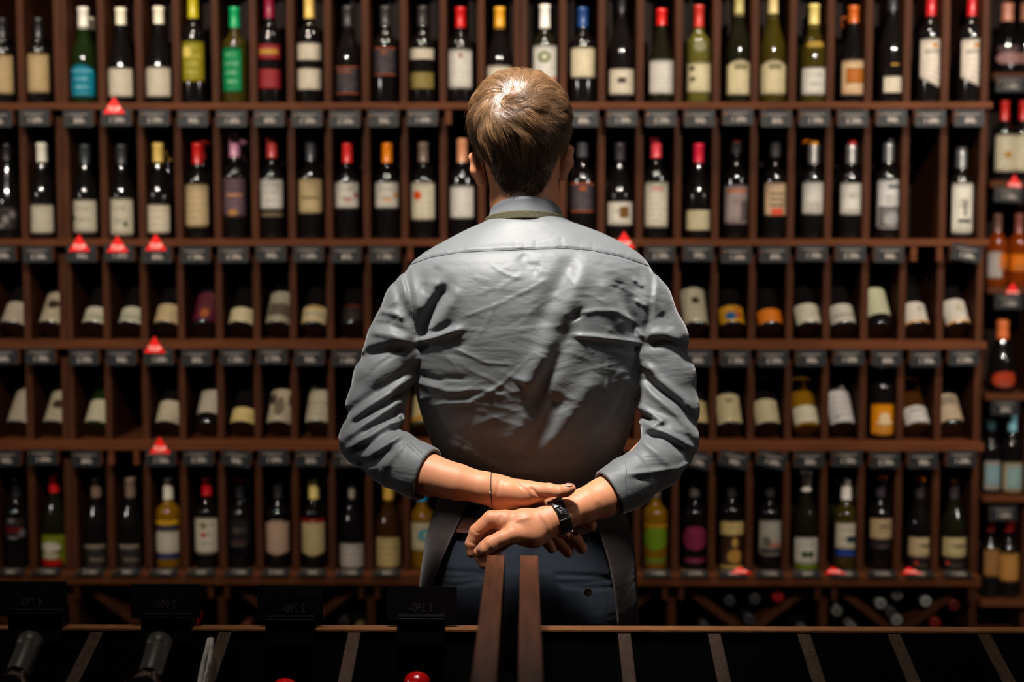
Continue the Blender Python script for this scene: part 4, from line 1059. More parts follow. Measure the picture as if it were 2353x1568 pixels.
# ================================================================ the man
def sd_cone(P, a, b, ra, rb):
    a = np.array(a); b = np.array(b); ab = b - a
    t = np.clip(((P - a) @ ab) / (ab @ ab), 0, 1)
    return np.linalg.norm(P - (a + t[:, None] * ab), axis=1) - (ra + (rb - ra) * t)
def sd_ell(P, c, r, rot=None):
    q = P - np.array(c)
    if rot is not None: q = q @ rot
    r = np.array(r)
    k0 = np.linalg.norm(q / r, axis=1); k1 = np.linalg.norm(q / (r * r), axis=1) + 1e-9
    return k0 * (k0 - 1) / k1
def smin(a, b, k):
    h = np.clip(0.5 + 0.5 * (b - a) / k, 0, 1)
    return b + (a - b) * h - k * h * (1 - h)
def smax(a, b, k): return -smin(-a, -b, k)
def net(sdf, lo, hi, h, cf=4, margin=2.0):
    lo = np.array(lo, float); hi = np.array(hi, float)
    nb = np.ceil((hi - lo) / (h * cf)).astype(int)
    N = nb * cf
    I = np.stack(np.meshgrid(*[np.arange(n) for n in nb], indexing='ij'), -1).reshape(-1, 3)
    cv = np.empty(len(I), np.float32)
    for s in range(0, len(I), 400000):
        cv[s:s + 400000] = sdf(lo + (I[s:s + 400000] + 0.5) * h * cf)
    V = np.repeat(np.repeat(np.repeat(cv.reshape(nb), cf, 0), cf, 1), cf, 2)
    act = I[np.abs(cv) < h * cf * margin]
    o = np.stack(np.meshgrid(*[np.arange(cf)] * 3, indexing='ij'), -1).reshape(-1, 3)
    step = max(1, 400000 // len(o))
    for s in range(0, len(act), step):
        J = (act[s:s + step, None, :] * cf + o[None]).reshape(-1, 3)
        V[J[:, 0], J[:, 1], J[:, 2]] = sdf(lo + (J + 0.5) * h)
    S = V < 0
    cnt = np.zeros(tuple(N - 1), np.int8)
    for i in (0, 1):
        for j in (0, 1):
            for k in (0, 1):
                cnt += S[i:N[0] - 1 + i, j:N[1] - 1 + j, k:N[2] - 1 + k]
    cells = np.argwhere((cnt > 0) & (cnt < 8))
    idx = -np.ones(tuple(N - 1), np.int32)
    idx[cells[:, 0], cells[:, 1], cells[:, 2]] = np.arange(len(cells))
    co = np.array([(i, j, k) for i in (0, 1) for j in (0, 1) for k in (0, 1)])
    vals = np.stack([V[cells[:, 0] + c[0], cells[:, 1] + c[1], cells[:, 2] + c[2]] for c in co], 1)
    acc = np.zeros((len(cells), 3)); num = np.zeros(len(cells))
    for a in range(8):
        for b in range(a + 1, 8):
            if np.abs(co[a] - co[b]).sum() != 1: continue
            va, vb = vals[:, a], vals[:, b]
            m = (va < 0) != (vb < 0)
            t = np.where(m, va / np.where(m, va - vb, 1), 0)
            acc += np.where(m[:, None], co[a] + t[:, None] * (co[b] - co[a]), 0)
            num += m
    verts = lo + (cells + acc / num[:, None] + 0.5) * h
    faces = []
    for ax in range(3):
        u, v = (ax + 1) % 3, (ax + 2) % 3
        sl0 = [slice(1, -1)] * 3; sl1 = [slice(1, -1)] * 3
        sl0[ax] = slice(0, -1); sl1[ax] = slice(1, None)
        A = S[tuple(sl0)]; B = S[tuple(sl1)]
        e = np.argwhere(A != B)
        base = e.copy(); base[:, u] += 1; base[:, v] += 1
        flip = A[e[:, 0], e[:, 1], e[:, 2]]
        q = []
        for du, dv in ((0, 0), (-1, 0), (-1, -1), (0, -1)):
            c = base.copy(); c[:, u] += du; c[:, v] += dv
            q.append(idx[c[:, 0], c[:, 1], c[:, 2]])
        q = np.stack(q, 1)
        q[~flip] = q[~flip][:, ::-1]
        faces.append(q)
    faces = np.concatenate(faces)
    faces = faces[(faces >= 0).all(1)]
    return verts, faces
def np_mesh(name, verts, faces, smooth=True):
    me = bpy.data.meshes.new(name)
    me.vertices.add(len(verts)); me.vertices.foreach_set('co', np.asarray(verts, np.float32).ravel())
    n = faces.shape[1]
    me.loops.add(faces.size); me.loops.foreach_set('vertex_index', faces.astype(np.int32).ravel())
    me.polygons.add(len(faces))
    me.polygons.foreach_set('loop_start', np.arange(0, faces.size, n, dtype=np.int32))
    me.update(calc_edges=True)
    me.polygons.foreach_set('use_smooth', [smooth] * len(faces))
    me.validate()
    return me
def relax(verts, faces, it=2, lam=0.5):
    v = verts.copy()
    e = np.concatenate([faces[:, [i, (i + 1) % 4]] for i in range(4)])
    for _ in range(it):
        for l in (lam, -lam * 1.04):
            s = np.zeros_like(v); c = np.zeros(len(v))
            np.add.at(s, e[:, 0], v[e[:, 1]]); np.add.at(s, e[:, 1], v[e[:, 0]])
            np.add.at(c, e[:, 0], 1); np.add.at(c, e[:, 1], 1)
            v = v + l * (s / np.maximum(c, 1)[:, None] - v)
    return v
def A3(px, py, Y): return np.array(at(px, py, Y))

MAN = empty('person', (0.02, 2.52, 0))
tag(MAN, 'man seen from behind in a grey shirt and dark apron, hands clasped behind his back', 'person')
def mpart(name, me, m, parent=None):
    me.transform(Matrix.Translation(-Vector(MAN.location)))
    return link(name, me, m, parent or MAN)

# ---- cloth material
def cloth(name, col, rough=0.55, spec=0.35, sheen=0.3, wr=0.36):
    m = bpy.data.materials.new(name); m.use_nodes = True
    nt = m.node_tree; b = nt.nodes['Principled BSDF']
    b.inputs['Base Color'].default_value = lin(col)
    b.inputs['Roughness'].default_value = rough
    b.inputs['Specular IOR Level'].default_value = spec
    b.inputs['Sheen Weight'].default_value = sheen
    b.inputs['Sheen Roughness'].default_value = 0.4
    tc = nt.nodes.new('ShaderNodeTexCoord')
    prev = None
    for sc, st, stretch, det in ((9, wr, (1, 1, 2.4), 3), (38, wr * 0.5, (1, 1, 1.8), 4), (900, 0.12, (1, 1, 1), 1)):
        mp = nt.nodes.new('ShaderNodeMapping'); mp.inputs['Scale'].default_value = stretch; mp.inputs['Rotation'].default_value = (0.2, 0.35, 0)
        nt.links.new(tc.outputs['Object'], mp.inputs[0])
        n = nt.nodes.new('ShaderNodeTexNoise'); n.inputs['Scale'].default_value = sc; n.inputs['Detail'].default_value = det
        n.inputs['Distortion'].default_value = 0.6 if sc < 100 else 0
        nt.links.new(mp.outputs[0], n.inputs['Vector'])
        bp = nt.nodes.new('ShaderNodeBump'); bp.inputs['Strength'].default_value = st
        bp.inputs['Distance'].default_value = 0.012 if sc < 20 else 0.003 if sc < 100 else 0.0006
        nt.links.new(n.outputs['Fac'], bp.inputs['Height'])
        if prev: nt.links.new(prev.outputs[0], bp.inputs['Normal'])
        prev = bp
    nt.links.new(prev.outputs[0], b.inputs['Normal'])
    return m
SHIRT = cloth('shirt_cotton', (90, 93, 95))
COLLAR = cloth('collar_cotton', (104, 107, 112), wr=0.1)
APRON = cloth('apron_cloth', (62, 55, 53), 0.8, 0.2, 0.2, 0.25)
TROUS = cloth('trouser_cloth', (19, 26, 37), 0.75, 0.25, 0.2, 0.2)
WEB = mat('apron_webbing', lin((70, 66, 50)), 0.8, 0.2, bump=0.6, bscale=500)
SKIN = mat('skin', lin((196, 132, 97)), 0.5, 0.4, sss=0.3, noise=0.06, nscale=30, bump=0.1, bscale=220)
SEAM = mat('seam_thread', lin((52, 60, 64)), 0.8, 0.2)

# ---- torso outline (left edge, right edge, back surface distance, half depth) by picture row
TR = np.array([
    (496, 1152, 1268, 2.456, .050), (504, 1126, 1294, 2.452, .060), (510, 1108, 1314, 2.449, .066), (515, 1096, 1335, 2.446, .071), (535, 1056, 1386, 2.436, .078), (556, 1018, 1426, 2.425, .088),
    (580, 972, 1470, 2.408, .098), (600, 948, 1488, 2.396, .104), (640, 936, 1496, 2.381, .113), (700, 936, 1496, 2.372, .121),
    (780, 945, 1488, 2.371, .124), (850, 950, 1478, 2.375, .122), (900, 955, 1470, 2.380, .120), (950, 968, 1458, 2.388, .117), (1000, 985, 1444, 2.400, .114),
    (1050, 1006, 1424, 2.418, .110), (1095, 1022, 1408, 2.442, .104), (1125, 1030, 1402, 2.462, .098), (1160, 1025, 1405, 2.468, .094)])
_z = []; _cx = []; _a = []; _b = []; _cy = []
for py, xl, xr, yb, b in TR:
    L, R_ = A3(xl, py, yb + b), A3(xr, py, yb + b)
    _z.append(L[2]); _cx.append((L[0] + R_[0]) / 2); _a.append((R_[0] - L[0]) / 2); _b.append(b); _cy.append(yb + b)
_z = np.array(_z)[::-1]; _cx = np.array(_cx)[::-1]; _a = np.array(_a)[::-1]; _b = np.array(_b)[::-1]; _cy = np.array(_cy)[::-1]
def smooth_interp(z, zs, v):
    # average of three shifted linear samples rounds the corners
    return (np.interp(z - 0.012, zs, v) + np.interp(z, zs, v) + np.interp(z + 0.012, zs, v)) / 3
def sd_torso(P, grow=0.0):
    z = P[:, 2]
    cx = smooth_interp(z, _z, _cx); a = smooth_interp(z, _z, _a) + grow; b = smooth_interp(z, _z, _b) + grow; cy = smooth_interp(z, _z, _cy)
    u = np.abs(P[:, 0] - cx) / a; v = np.abs(P[:, 1] - cy) / b
    n = 2.35
    r = (u ** n + v ** n + 1e-9) ** (1 / n)
    d = (r - 1) * np.minimum(a, b)
    return smax(smax(d, z - _z[-1] - 0.004, 0.005), _z[0] - z, 0.01)

def arm_pts(spec):
    out = []
    for px, py, Y, r in spec:
        out.append((A3(px, py, Y), r * Y / F_PX))
    return out
ARM_L = arm_pts([(990, 655, 2.485, 62), (956, 700, 2.47, 70), (915, 780, 2.465, 67), (882, 860, 2.46, 66), (862, 940, 2.45, 66), (846, 1010, 2.43, 63)])
ARM_R = arm_pts([(1440, 655, 2.485, 62), (1474, 700, 2.47, 68), (1512, 780, 2.465, 66), (1532, 860, 2.46, 64), (1538, 940, 2.45, 66), (1540, 1008, 2.43, 62)])
FOR_L = arm_pts([(846, 1010, 2.43, 62), (900, 1052, 2.40, 63), (960, 1082, 2.375, 60), (1010, 1103, 2.36, 58)])
FOR_R = arm_pts([(1540, 1008, 2.43, 61), (1510, 1062, 2.40, 60), (1440, 1112, 2.375, 56), (1400, 1134, 2.36, 54)])
CUFF_L = (A3(962, 1084, 2.375), (A3(1056, 1121, 2.345) - A3(962, 1084, 2.375)))
CUFF_R = (A3(1416, 1126, 2.372), (A3(1330, 1172, 2.345) - A3(1416, 1126, 2.372)))
def chain(P, pts, k=0.012, grow=0.0):
    d = None
    for (a, ra), (b, rb) in zip(pts, pts[1:]):
        e = sd_cone(P, a, b, ra + grow, rb + grow)
        d = e if d is None else smin(d, e, k)
    return d
# ---- folds: lines in picture rows, followed over the cloth surface at the man's distance
def FL(pts, h, w, Y=2.40, asym=0.0):
    q = [at(x, y, Y) for x, y in pts]
    return (np.array([(p.x, p.z) for p in q]), h, w, asym)
FOLDS = [
    # back: long soft valleys and ridges
    FL([(1318, 592), (1290, 640), (1258, 700), (1235, 760)], -.0075, .016), FL([(1345, 600), (1325, 660), (1300, 740), (1262, 820), (1225, 900), (1195, 980), (1170, 1040)], .006, .016),
    FL([(1308, 722), (1290, 790), (1262, 850), (1232, 905), (1205, 960)], -.013, .017), FL([(1318, 715), (1330, 735)], -.005, .012),
    FL([(1250, 800), (1225, 860), (1200, 893)], .008, .018), FL([(1375, 860), (1330, 930), (1280, 1000), (1225, 1055)], .007, .018), FL([(1290, 900), (1250, 980), (1210, 1050)], -.008, .018),
    FL([(1030, 655), (1008, 690), (985, 730), (962, 770)], -.010, .012), FL([(1005, 640), (985, 680), (965, 720)], .004, .010), FL([(1055, 660), (1030, 705), (1000, 755)], .004, .012),
    FL([(1412, 640), (1430, 680), (1450, 730), (1462, 775)], -.006, .012), FL([(1385, 640), (1405, 700), (1435, 760)], .004, .014), FL([(1195, 585), (1215, 610), (1240, 622)], -.004, .012),
    FL([(1010, 610), (990, 650), (975, 680)], -.003, .010),
    FL([(955, 786), (1000, 776), (1068, 752)], .006, .006), FL([(955, 796), (1010, 792), (1080, 790)], -.003, .009), FL([(958, 770), (1000, 762), (1040, 742)], -.003, .006),
    FL([(1478, 790), (1420, 782), (1360, 774), (1310, 770)], .0045, .0045), FL([(1478, 800), (1420, 796), (1350, 790)], -.0025, .008), FL([(1465, 745), (1420, 716), (1370, 714), (1330, 722)], .0025, .004),
    FL([(960, 880), (1030, 900), (1110, 895), (1170, 915)], .002, .005), FL([(1000, 930), (1080, 925), (1160, 880)], .002, .004), FL([(960, 860), (1010, 872), (1090, 868)], -.002, .006),
    FL([(1420, 850), (1460, 900)], .003, .012), FL([(1100, 1040), (1180, 1062), (1260, 1058), (1350, 1030)], -.005, .014), FL([(1020, 1020), (1090, 1048), (1160, 1085)], .004, .012),
    FL([(1130, 610), (1165, 632), (1200, 640)], .0015, .003), FL([(1160, 690), (1210, 668), (1260, 640)], .0012, .003), FL([(1060, 730), (1130, 705), (1170, 690)], .0012, .003),
    FL([(1040, 800), (1120, 835), (1180, 838)], .0012, .003), FL([(1090, 930), (1150, 885), (1230, 810)], .0010, .0025), FL([(1395, 820), (1398, 870), (1392, 905)], .0012, .003),
    # yoke seam
    FL([(928, 614), (990, 592), (1060, 580), (1150, 576), (1240, 573), (1300, 571), (1360, 576), (1430, 591), (1500, 615)], -.0022, .0022), FL([(928, 606), (990, 584), (1060, 572), (1150, 568), (1240, 565), (1300, 563), (1360, 568), (1430, 583), (1500, 607)], .0016, .004),
    # armholes
    FL([(925, 602), (934, 640), (946, 700), (955, 760), (955, 800)], -.006, .006), FL([(920, 612), (926, 645), (938, 700)], .003, .006),
    FL([(1505, 602), (1500, 640), (1497, 700), (1488, 745), (1478, 800)], -.0035, .006), FL([(1511, 612), (1507, 660), (1500, 710)], .003, .006),
    FL([(1455, 640), (1480, 660)], .003, .004), FL([(1460, 690), (1488, 705)], .003, .004), 
    # left sleeve
    FL([(908, 640), (925, 700), (948, 750)], -.006, .009), FL([(870, 715), (900, 720), (935, 735)], .004, .006), FL([(855, 745), (895, 745), (938, 765)], -.003, .006), FL([(850, 765), (900, 770), (940, 790)], .003, .006),
    FL([(815, 838), (845, 812), (890, 801), (950, 800)], -.009, .011), FL([(822, 820), (850, 797), (900, 785), (945, 785)], .004, .009),
    FL([(950, 845), (900, 880), (840, 920), (800, 950), (788, 975)], -.007, .009), FL([(948, 862), (900, 900), (850, 932), (800, 968)], .007, .008), FL([(940, 890), (890, 925), (840, 955), (800, 985)], -.008, .008), FL([(935, 912), (880, 950), (820, 985), (790, 1010)], .006, .007),
    FL([(925, 935), (880, 970), (830, 1000)], -.007, .008), FL([(915, 958), (870, 985), (820, 1018), (795, 1035)], .006, .006), FL([(918, 985), (880, 1000), (850, 1022), (815, 1045)], -.006, .007),
    FL([(925, 1000), (890, 1020), (850, 1048)], .006, .005), FL([(910, 1030), (860, 1062), (820, 1068)], -.006, .007), FL([(930, 1020), (900, 1050), (885, 1080)], .004, .006), FL([(900, 975), (925, 965), (918, 950)], .006, .005),
    # right sleeve
    FL([(1478, 790), (1530, 788), (1570, 806), (1592, 840)], -.009, .011), FL([(1480, 770), (1530, 768), (1570, 785)], .005, .009), FL([(1515, 720), (1540, 760)], -.004, .009),
    FL([(1478, 830), (1510, 870), (1560, 910), (1595, 945)], .007, .008), FL([(1475, 850), (1510, 892), (1560, 930), (1600, 985)], -.008, .009), FL([(1470, 880), (1510, 915), (1555, 950), (1600, 1010)], .006, .007),
    FL([(1462, 930), (1500, 955), (1520, 968), (1500, 978), (1465, 968)], .008, .006), FL([(1465, 950), (1500, 965)], -.007, .006), FL([(1480, 985), (1520, 990), (1560, 1010), (1600, 1035)], .006, .006), FL([(1480, 1000), (1530, 1010), (1575, 1040)], -.007, .008),
    FL([(1470, 1010), (1510, 1040), (1540, 1075)], .004, .007), FL([(1445, 1090), (1500, 1085), (1560, 1078), (1600, 1055)], .005, .005), FL([(1450, 1102), (1510, 1098), (1570, 1080)], -.0025, .006), FL([(1420, 1050), (1450, 1030), (1480, 1000)], -.003, .004),
]
_fr = random.Random(12)
for _i in range(90):      # fine creases
    q_x = _fr.uniform(965, 1470); q_y = _fr.uniform(600, 1090); q_a = math.radians(_fr.choice((-24, -18, -12, 8, 14, 28, 60, -60)) + _fr.uniform(-9, 9)); q_l = _fr.uniform(18, 75)
    q_c = _fr.uniform(-0.15, 0.15)
    FOLDS.append(FL([(q_x - q_l * math.cos(q_a), q_y + q_l * math.sin(q_a)), (q_x + q_c * q_l * math.sin(q_a), q_y + q_c * q_l * math.cos(q_a)), (q_x + q_l * math.cos(q_a), q_y - q_l * math.sin(q_a))], _fr.choice((1, 1, -1)) * _fr.uniform(.0003, .0008), _fr.uniform(.0026, .0045)))
for _i in range(46):
    q_s = _fr.choice((0, 1)); q_y = _fr.uniform(680, 1060); q_x = np.interp(q_y, (640, 1060), (910, 830)) if q_s == 0 else np.interp(q_y, (640, 1060), (1500, 1560))
    q_x += _fr.uniform(-45, 45); q_a = math.radians((28 if q_s == 0 else -28) + _fr.uniform(-16, 16)); q_l = _fr.uniform(15, 50)
    FOLDS.append(FL([(q_x - q_l * math.cos(q_a), q_y + q_l * math.sin(q_a)), (q_x, q_y + _fr.uniform(-4, 4)), (q_x + q_l * math.cos(q_a), q_y - q_l * math.sin(q_a))], _fr.choice((1, -1)) * _fr.uniform(.0004, .0012), _fr.uniform(.003, .005)))
for _i in range(34):      # puckers above the yoke seam and along the armholes
    q_x = _fr.uniform(960, 1480); q_ys = np.interp(q_x, (928, 990, 1060, 1150, 1240, 1300, 1360, 1430, 1500), (614, 592, 580, 576, 573, 571, 576, 591, 615))
    FOLDS.append(FL([(q_x, q_ys - 3), (q_x + _fr.uniform(-6, 6), q_ys - _fr.uniform(12, 26))], -_fr.uniform(.0003, .0008), .0028))
for _i in range(16):
    q_y = 612 + _i * 8
    FOLDS.append(FL([(1478 + _fr.uniform(-8, 4), q_y + 6), (1500, q_y)], .0007, .0022))
    FOLDS.append(FL([(932 + _i * 1.2, q_y), (950 + _i * 1.2, q_y + 5)], .0007, .0022))
_lo = np.array([[l[0].min(0)[i] - 3.2 * l[2] for i in (0, 1)] for l in FOLDS]); _hi = np.array([[l[0].max(0)[i] + 3.2 * l[2] for i in (0, 1)] for l in FOLDS])
def folds(P):
    out = np.zeros(len(P))
    # follow the view distance: bring every point to the reference plane
    s = 2.40 / P[:, 1]
    X = P[:, 0] * s; Z = CAMZ + (P[:, 2] - CAMZ) * s
    back = np.clip((2.49 - P[:, 1]) / 0.04, 0, 1)
    for (L, h, w, asym), lo, hi in zip(FOLDS, _lo, _hi):
        m = (X > lo[0]) & (X < hi[0]) & (Z > lo[1]) & (Z < hi[1]) & (back > 0)
        if not m.any(): continue
        Q = np.stack([X[m], Z[m]], 1)
        best = np.full(len(Q), 1e9); tt = np.zeros(len(Q))
        n = len(L) - 1
        for i in range(n):
            a, b = L[i], L[i + 1]; ab = b - a
            t = np.clip(((Q - a) @ ab) / (ab @ ab), 0, 1)
            d = np.linalg.norm(Q - (a + t[:, None] * ab), axis=1)
            u = d < best
            best[u] = d[u]; tt[u] = (i + t[u]) / n
        taper = np.clip(np.minimum(tt, 1 - tt) * 5 + 0.25, 0, 1)
        out[m] += h * np.exp(-(best / w) ** 2) * taper
    return out * back
def sd_shirt(P):
    d = sd_torso(P)
    for up, fo, (cc, cd) in ((ARM_L, FOR_L, CUFF_L), (ARM_R, FOR_R, CUFF_R)):
        n = cd / np.linalg.norm(cd)
        u = chain(P, up, 0.012)
        f = chain(P, fo, 0.010)
        # turned-up cuff: a thicker band before the opening
        s = (P - cc) @ n
        band = np.clip((s + 0.052) / 0.004, 0, 1) * np.clip(1.0, 0, 1)
        f = f - 0.0025 * band
        inner = chain(P, fo, 0.010, -0.0035)
        f = np.maximum(f, -np.where(s > -0.035, inner, 1.0))
        f = smax(f, s - 0.018, 0.003)
        arm = smin(u, f, 0.016)
        arm = np.where(s > 0.02, np.maximum(arm, (P - cc) @ n - 0.018), arm)
        d = smin(d, arm, 0.010)
    # belly of cloth hanging over the belt
    return d - folds(P)
lo = A3(700, 1180, 2.30); 
print('shirt...')
v, f = net(sd_shirt, (-0.36, 2.27, A3(1176, 1170, 2.45)[2]), (0.36, 2.68, A3(1176, 470, 2.45)[2] + 0.01), 0.0023)
v = relax(v, f, 1)
shirt = mpart('shirt', np_mesh('shirt', v, f), SHIRT)
SHIRT_V, SHIRT_F = v, f

# ---- head
HC = A3(1196, 305, 2.53)
k_ = 2.53 / F_PX
tl = math.radians(3.0)
RX_ = np.array(Matrix.Rotation(math.radians(-10), 3, 'X')).T
def rotp(P, c, deg_x, deg_y):
    M = np.array((Matrix.Rotation(math.radians(deg_y), 3, 'Y') @ Matrix.Rotation(math.radians(deg_x), 3, 'X')))
    return (P - c) @ M     # into local frame
def sd_headbase(P):
    q = rotp(P, HC, 8, -3)      # head tipped back a little and to one side
    d = sd_ell(q, (0, -0.004, 0.014), (104 * k_, 0.102, 112 * k_))                 # skull
    d = smin(d, sd_ell(q, (0, -0.026, 0.030), (99 * k_, 0.078, 88 * k_)), 0.02)    # crown
    d = smin(d, sd_ell(q, (0, -0.018, -0.045), (80 * k_, 0.070, 0.066)), 0.025)   # back of the head above the nape
    d = smin(d, sd_ell(q, (0, 0.045, -0.055), (0.056, 0.052, 0.062)), 0.03)       # face and jaw
    return d
def sd_face(P):
    q = rotp(P, HC, 8, -3)
    d = sd_headbase(P)
    d = smin(d, sd_cone(q, (0, 0.098, 0.005), (0, 0.116, -0.032), 0.008, 0.011), 0.012)   # nose
    d = smin(d, sd_ell(q, (0, 0.085, -0.098), (0.024, 0.016, 0.014)), 0.02)               # chin
    for s in (-1, 1):
        d = smax(d, -sd_ell(q, (s * 0.032, 0.100, 0.010), (0.015, 0.010, 0.009)), 0.008)  # eye sockets
        d = smin(d, sd_ell(q, (s * 0.032, 0.086, 0.010), (0.012, 0.012, 0.010)), 0.003)   # eyeballs and lids
    d = smin(d, sd_ell(q, (0, 0.098, -0.058), (0.022, 0.008, 0.004)), 0.006)              # upper lip
    d = smin(d, sd_ell(q, (0, 0.097, -0.067), (0.019, 0.008, 0.005)), 0.006)              # lower lip
    return d
def sd_ears(P):
    d = None
    for pts in ([(1100, 375, 2.53, 12), (1092, 363, 2.535, 12), (1094, 372, 2.54, 12)],):
        pass
    def ear(top, mid, low, sgn):
        t, m, l = A3(*top[:2], top[2]), A3(*mid[:2], mid[2]), A3(*low[:2], low[2])
        e = sd_cone(P, t, m, 12 * k_, 12 * k_)
        e = smin(e, sd_cone(P, m, l, 12 * k_, 12.5 * k_), 0.006)
        t2, m2 = t + np.array((0, 0.024, 0.002)), m + np.array((sgn * -0.003, 0.026, 0))
        e = smin(e, sd_cone(P, t, t2, 9 * k_, 8 * k_), 0.006)
        e = smin(e, sd_cone(P, m, m2, 9 * k_, 7 * k_), 0.012)
        return e
    a = ear((1089, 362, 2.525), (1095, 392, 2.525), (1106, 418, 2.535), -1)
    b = ear((1307, 345, 2.525), (1303, 374, 2.525), (1292, 403, 2.535), 1)
    return np.minimum(a, b)
NECK = arm_pts([(1203, 400, 2.528, 77), (1205, 460, 2.525, 77), (1207, 520, 2.52, 80)])
def hand_cones(spec):
    return [(A3(a[0], a[1], a[2]), a[3] * a[2] / F_PX, A3(b[0], b[1], b[2]), b[3] * b[2] / F_PX) for a, b in spec]
def poly(*pts): return [(pts[i], pts[i + 1]) for i in range(len(pts) - 1)]
RP = hand_cones(poly((1300, 1180, 2.320, 31), (1262, 1196, 2.312, 31), (1205, 1203, 2.306, 31), (1160, 1204, 2.306, 27)) + poly((1262, 1205, 2.312, 30), (1225, 1226, 2.302, 31), (1190, 1228, 2.300, 24)))
RTH = hand_cones(poly((1215, 1228, 2.297, 25), (1178, 1228, 2.283, 20.5), (1152, 1238, 2.276, 17.5), (1128, 1250, 2.272, 18), (1112, 1262, 2.271, 16.5), (1102, 1269, 2.272, 14.5)))
RIX = hand_cones(poly((1160, 1196, 2.304, 25), (1128, 1193, 2.302, 19), (1095, 1222, 2.302, 17), (1083, 1250, 2.301, 14.5), (1083, 1272, 2.300, 11.5)))
RMD = hand_cones(poly((1170, 1200, 2.318, 24), (1130, 1212, 2.324, 18), (1110, 1245, 2.324, 16), (1103, 1280, 2.318, 13), (1110, 1298, 2.312, 11)))
RRG = hand_cones(poly((1175, 1215, 2.334, 22), (1145, 1232, 2.342, 17), (1124, 1262, 2.342, 15), (1117, 1288, 2.334, 12.5), (1122, 1300, 2.326, 11)))
RLT = hand_cones(poly((1185, 1228, 2.350, 20), (1158, 1246, 2.356, 15), (1138, 1268, 2.354, 13), (1131, 1284, 2.346, 11)))
LP = hand_cones(poly((1120, 1122, 2.345, 33), (1150, 1130, 2.350, 34), (1195, 1142, 2.356, 36), (1240, 1156, 2.362, 33)) + poly((1150, 1148, 2.352, 28), (1200, 1168, 2.362, 28), (1240, 1180, 2.368, 26)))
LTN = hand_cones(poly((1165, 1130, 2.340, 29), (1205, 1134, 2.328, 28), (1240, 1132, 2.322, 20)))
LTH = hand_cones(poly((1225, 1130, 2.324, 22), (1262, 1128, 2.312, 17), (1284, 1131, 2.303, 15.5), (1302, 1127, 2.298, 14), (1312, 1123, 2.296, 11.5)))
LF = [hand_cones(poly((1245, 1150, 2.368, 20), (1300, 1172, 2.372, 17.5), (1340, 1194, 2.366, 15.5), (1359, 1208, 2.360, 13))),
      hand_cones(poly((1245, 1165, 2.372, 20), (1290, 1205, 2.378, 18), (1322, 1242, 2.372, 16), (1337, 1261, 2.364, 13.5))),
      hand_cones(poly((1235, 1180, 2.374, 19), (1264, 1222, 2.378, 17.5), (1290, 1252, 2.372, 15.5), (1306, 1270, 2.364, 13))),
      hand_cones(poly((1220, 1188, 2.374, 18), (1240, 1225, 2.376, 15.5), (1258, 1246, 2.370, 13.5), (1268, 1262, 2.364, 11.5)))]
FAL = arm_pts([(846, 1010, 2.43, 44), (930, 1070, 2.385, 50), (985, 1092, 2.365, 47), (1050, 1108, 2.350, 40), (1105, 1120, 2.345, 34), (1130, 1126, 2.346, 32)])
FAR_ = arm_pts([(1540, 1008, 2.43, 44), (1430, 1122, 2.375, 47), (1385, 1145, 2.355, 44), (1340, 1163, 2.338, 38), (1300, 1180, 2.324, 32), (1278, 1190, 2.318, 30)])
def cones(P, L, k):
    d = None
    for a, ra, b, rb in L:
        e = sd_cone(P, a, b, ra, rb)
        d = e if d is None else smin(d, e, k)
    return d
LINES = [FL(q, h, w, 2.30) for q, h, w in (
    ([(1121, 1240), (1130, 1246), (1136, 1256)], .0009, .0016), ([(1126, 1236), (1135, 1242), (1141, 1252)], .0007, .0014), ([(1130, 1262), (1127, 1252)], .0005, .0014),
    ([(1148, 1106), (1143, 1130), (1132, 1158)], .0008, .0020), ([(1222, 1124), (1236, 1138), (1262, 1142), (1290, 1146)], .0022, .0026), ([(1190, 1112), (1210, 1128), (1222, 1150)], .0010, .0022),
    ([(1284, 1118), (1288, 1128)], .0006, .0016), ([(1085, 1215), (1094, 1224), (1106, 1226)], .0009, .0016), ([(1078, 1246), (1088, 1250), (1098, 1250)], .0008, .0015),
    ([(1150, 1188), (1146, 1200), (1150, 1215)], .0012, .0024), ([(1160, 1205), (1158, 1220)], .0010, .0022), ([(1238, 1176), (1256, 1200), (1264, 1222)], -.0012, .0040), ([(1215, 1190), (1190, 1196), (1170, 1208)], -.0010, .0030),
    ([(1345, 1122), (1372, 1150)], -.0010, .006), ([(1250, 1168), (1290, 1160)], -.0008, .004))]
def skin_lines(P):
    out = np.zeros(len(P)); m0 = P[:, 2] < 1.2
    if not m0.any(): return out
    s = 2.30 / P[:, 1]; X = P[:, 0] * s; Z = CAMZ + (P[:, 2] - CAMZ) * s
    for L, h, w, _ in LINES:
        m = m0 & (P[:, 1] < 2.345) & (X > L[:, 0].min() - 3 * w) & (X < L[:, 0].max() + 3 * w) & (Z > L[:, 1].min() - 3 * w) & (Z < L[:, 1].max() + 3 * w)
        if not m.any(): continue
        Q = np.stack([X[m], Z[m]], 1); best = np.full(len(Q), 1e9)
        for a, b in zip(L, L[1:]):
            ab = b - a; t = np.clip(((Q - a) @ ab) / (ab @ ab), 0, 1)
            best = np.minimum(best, np.linalg.norm(Q - (a + t[:, None] * ab), axis=1))
        out[m] += h * np.exp(-(best / w) ** 2)
    return out
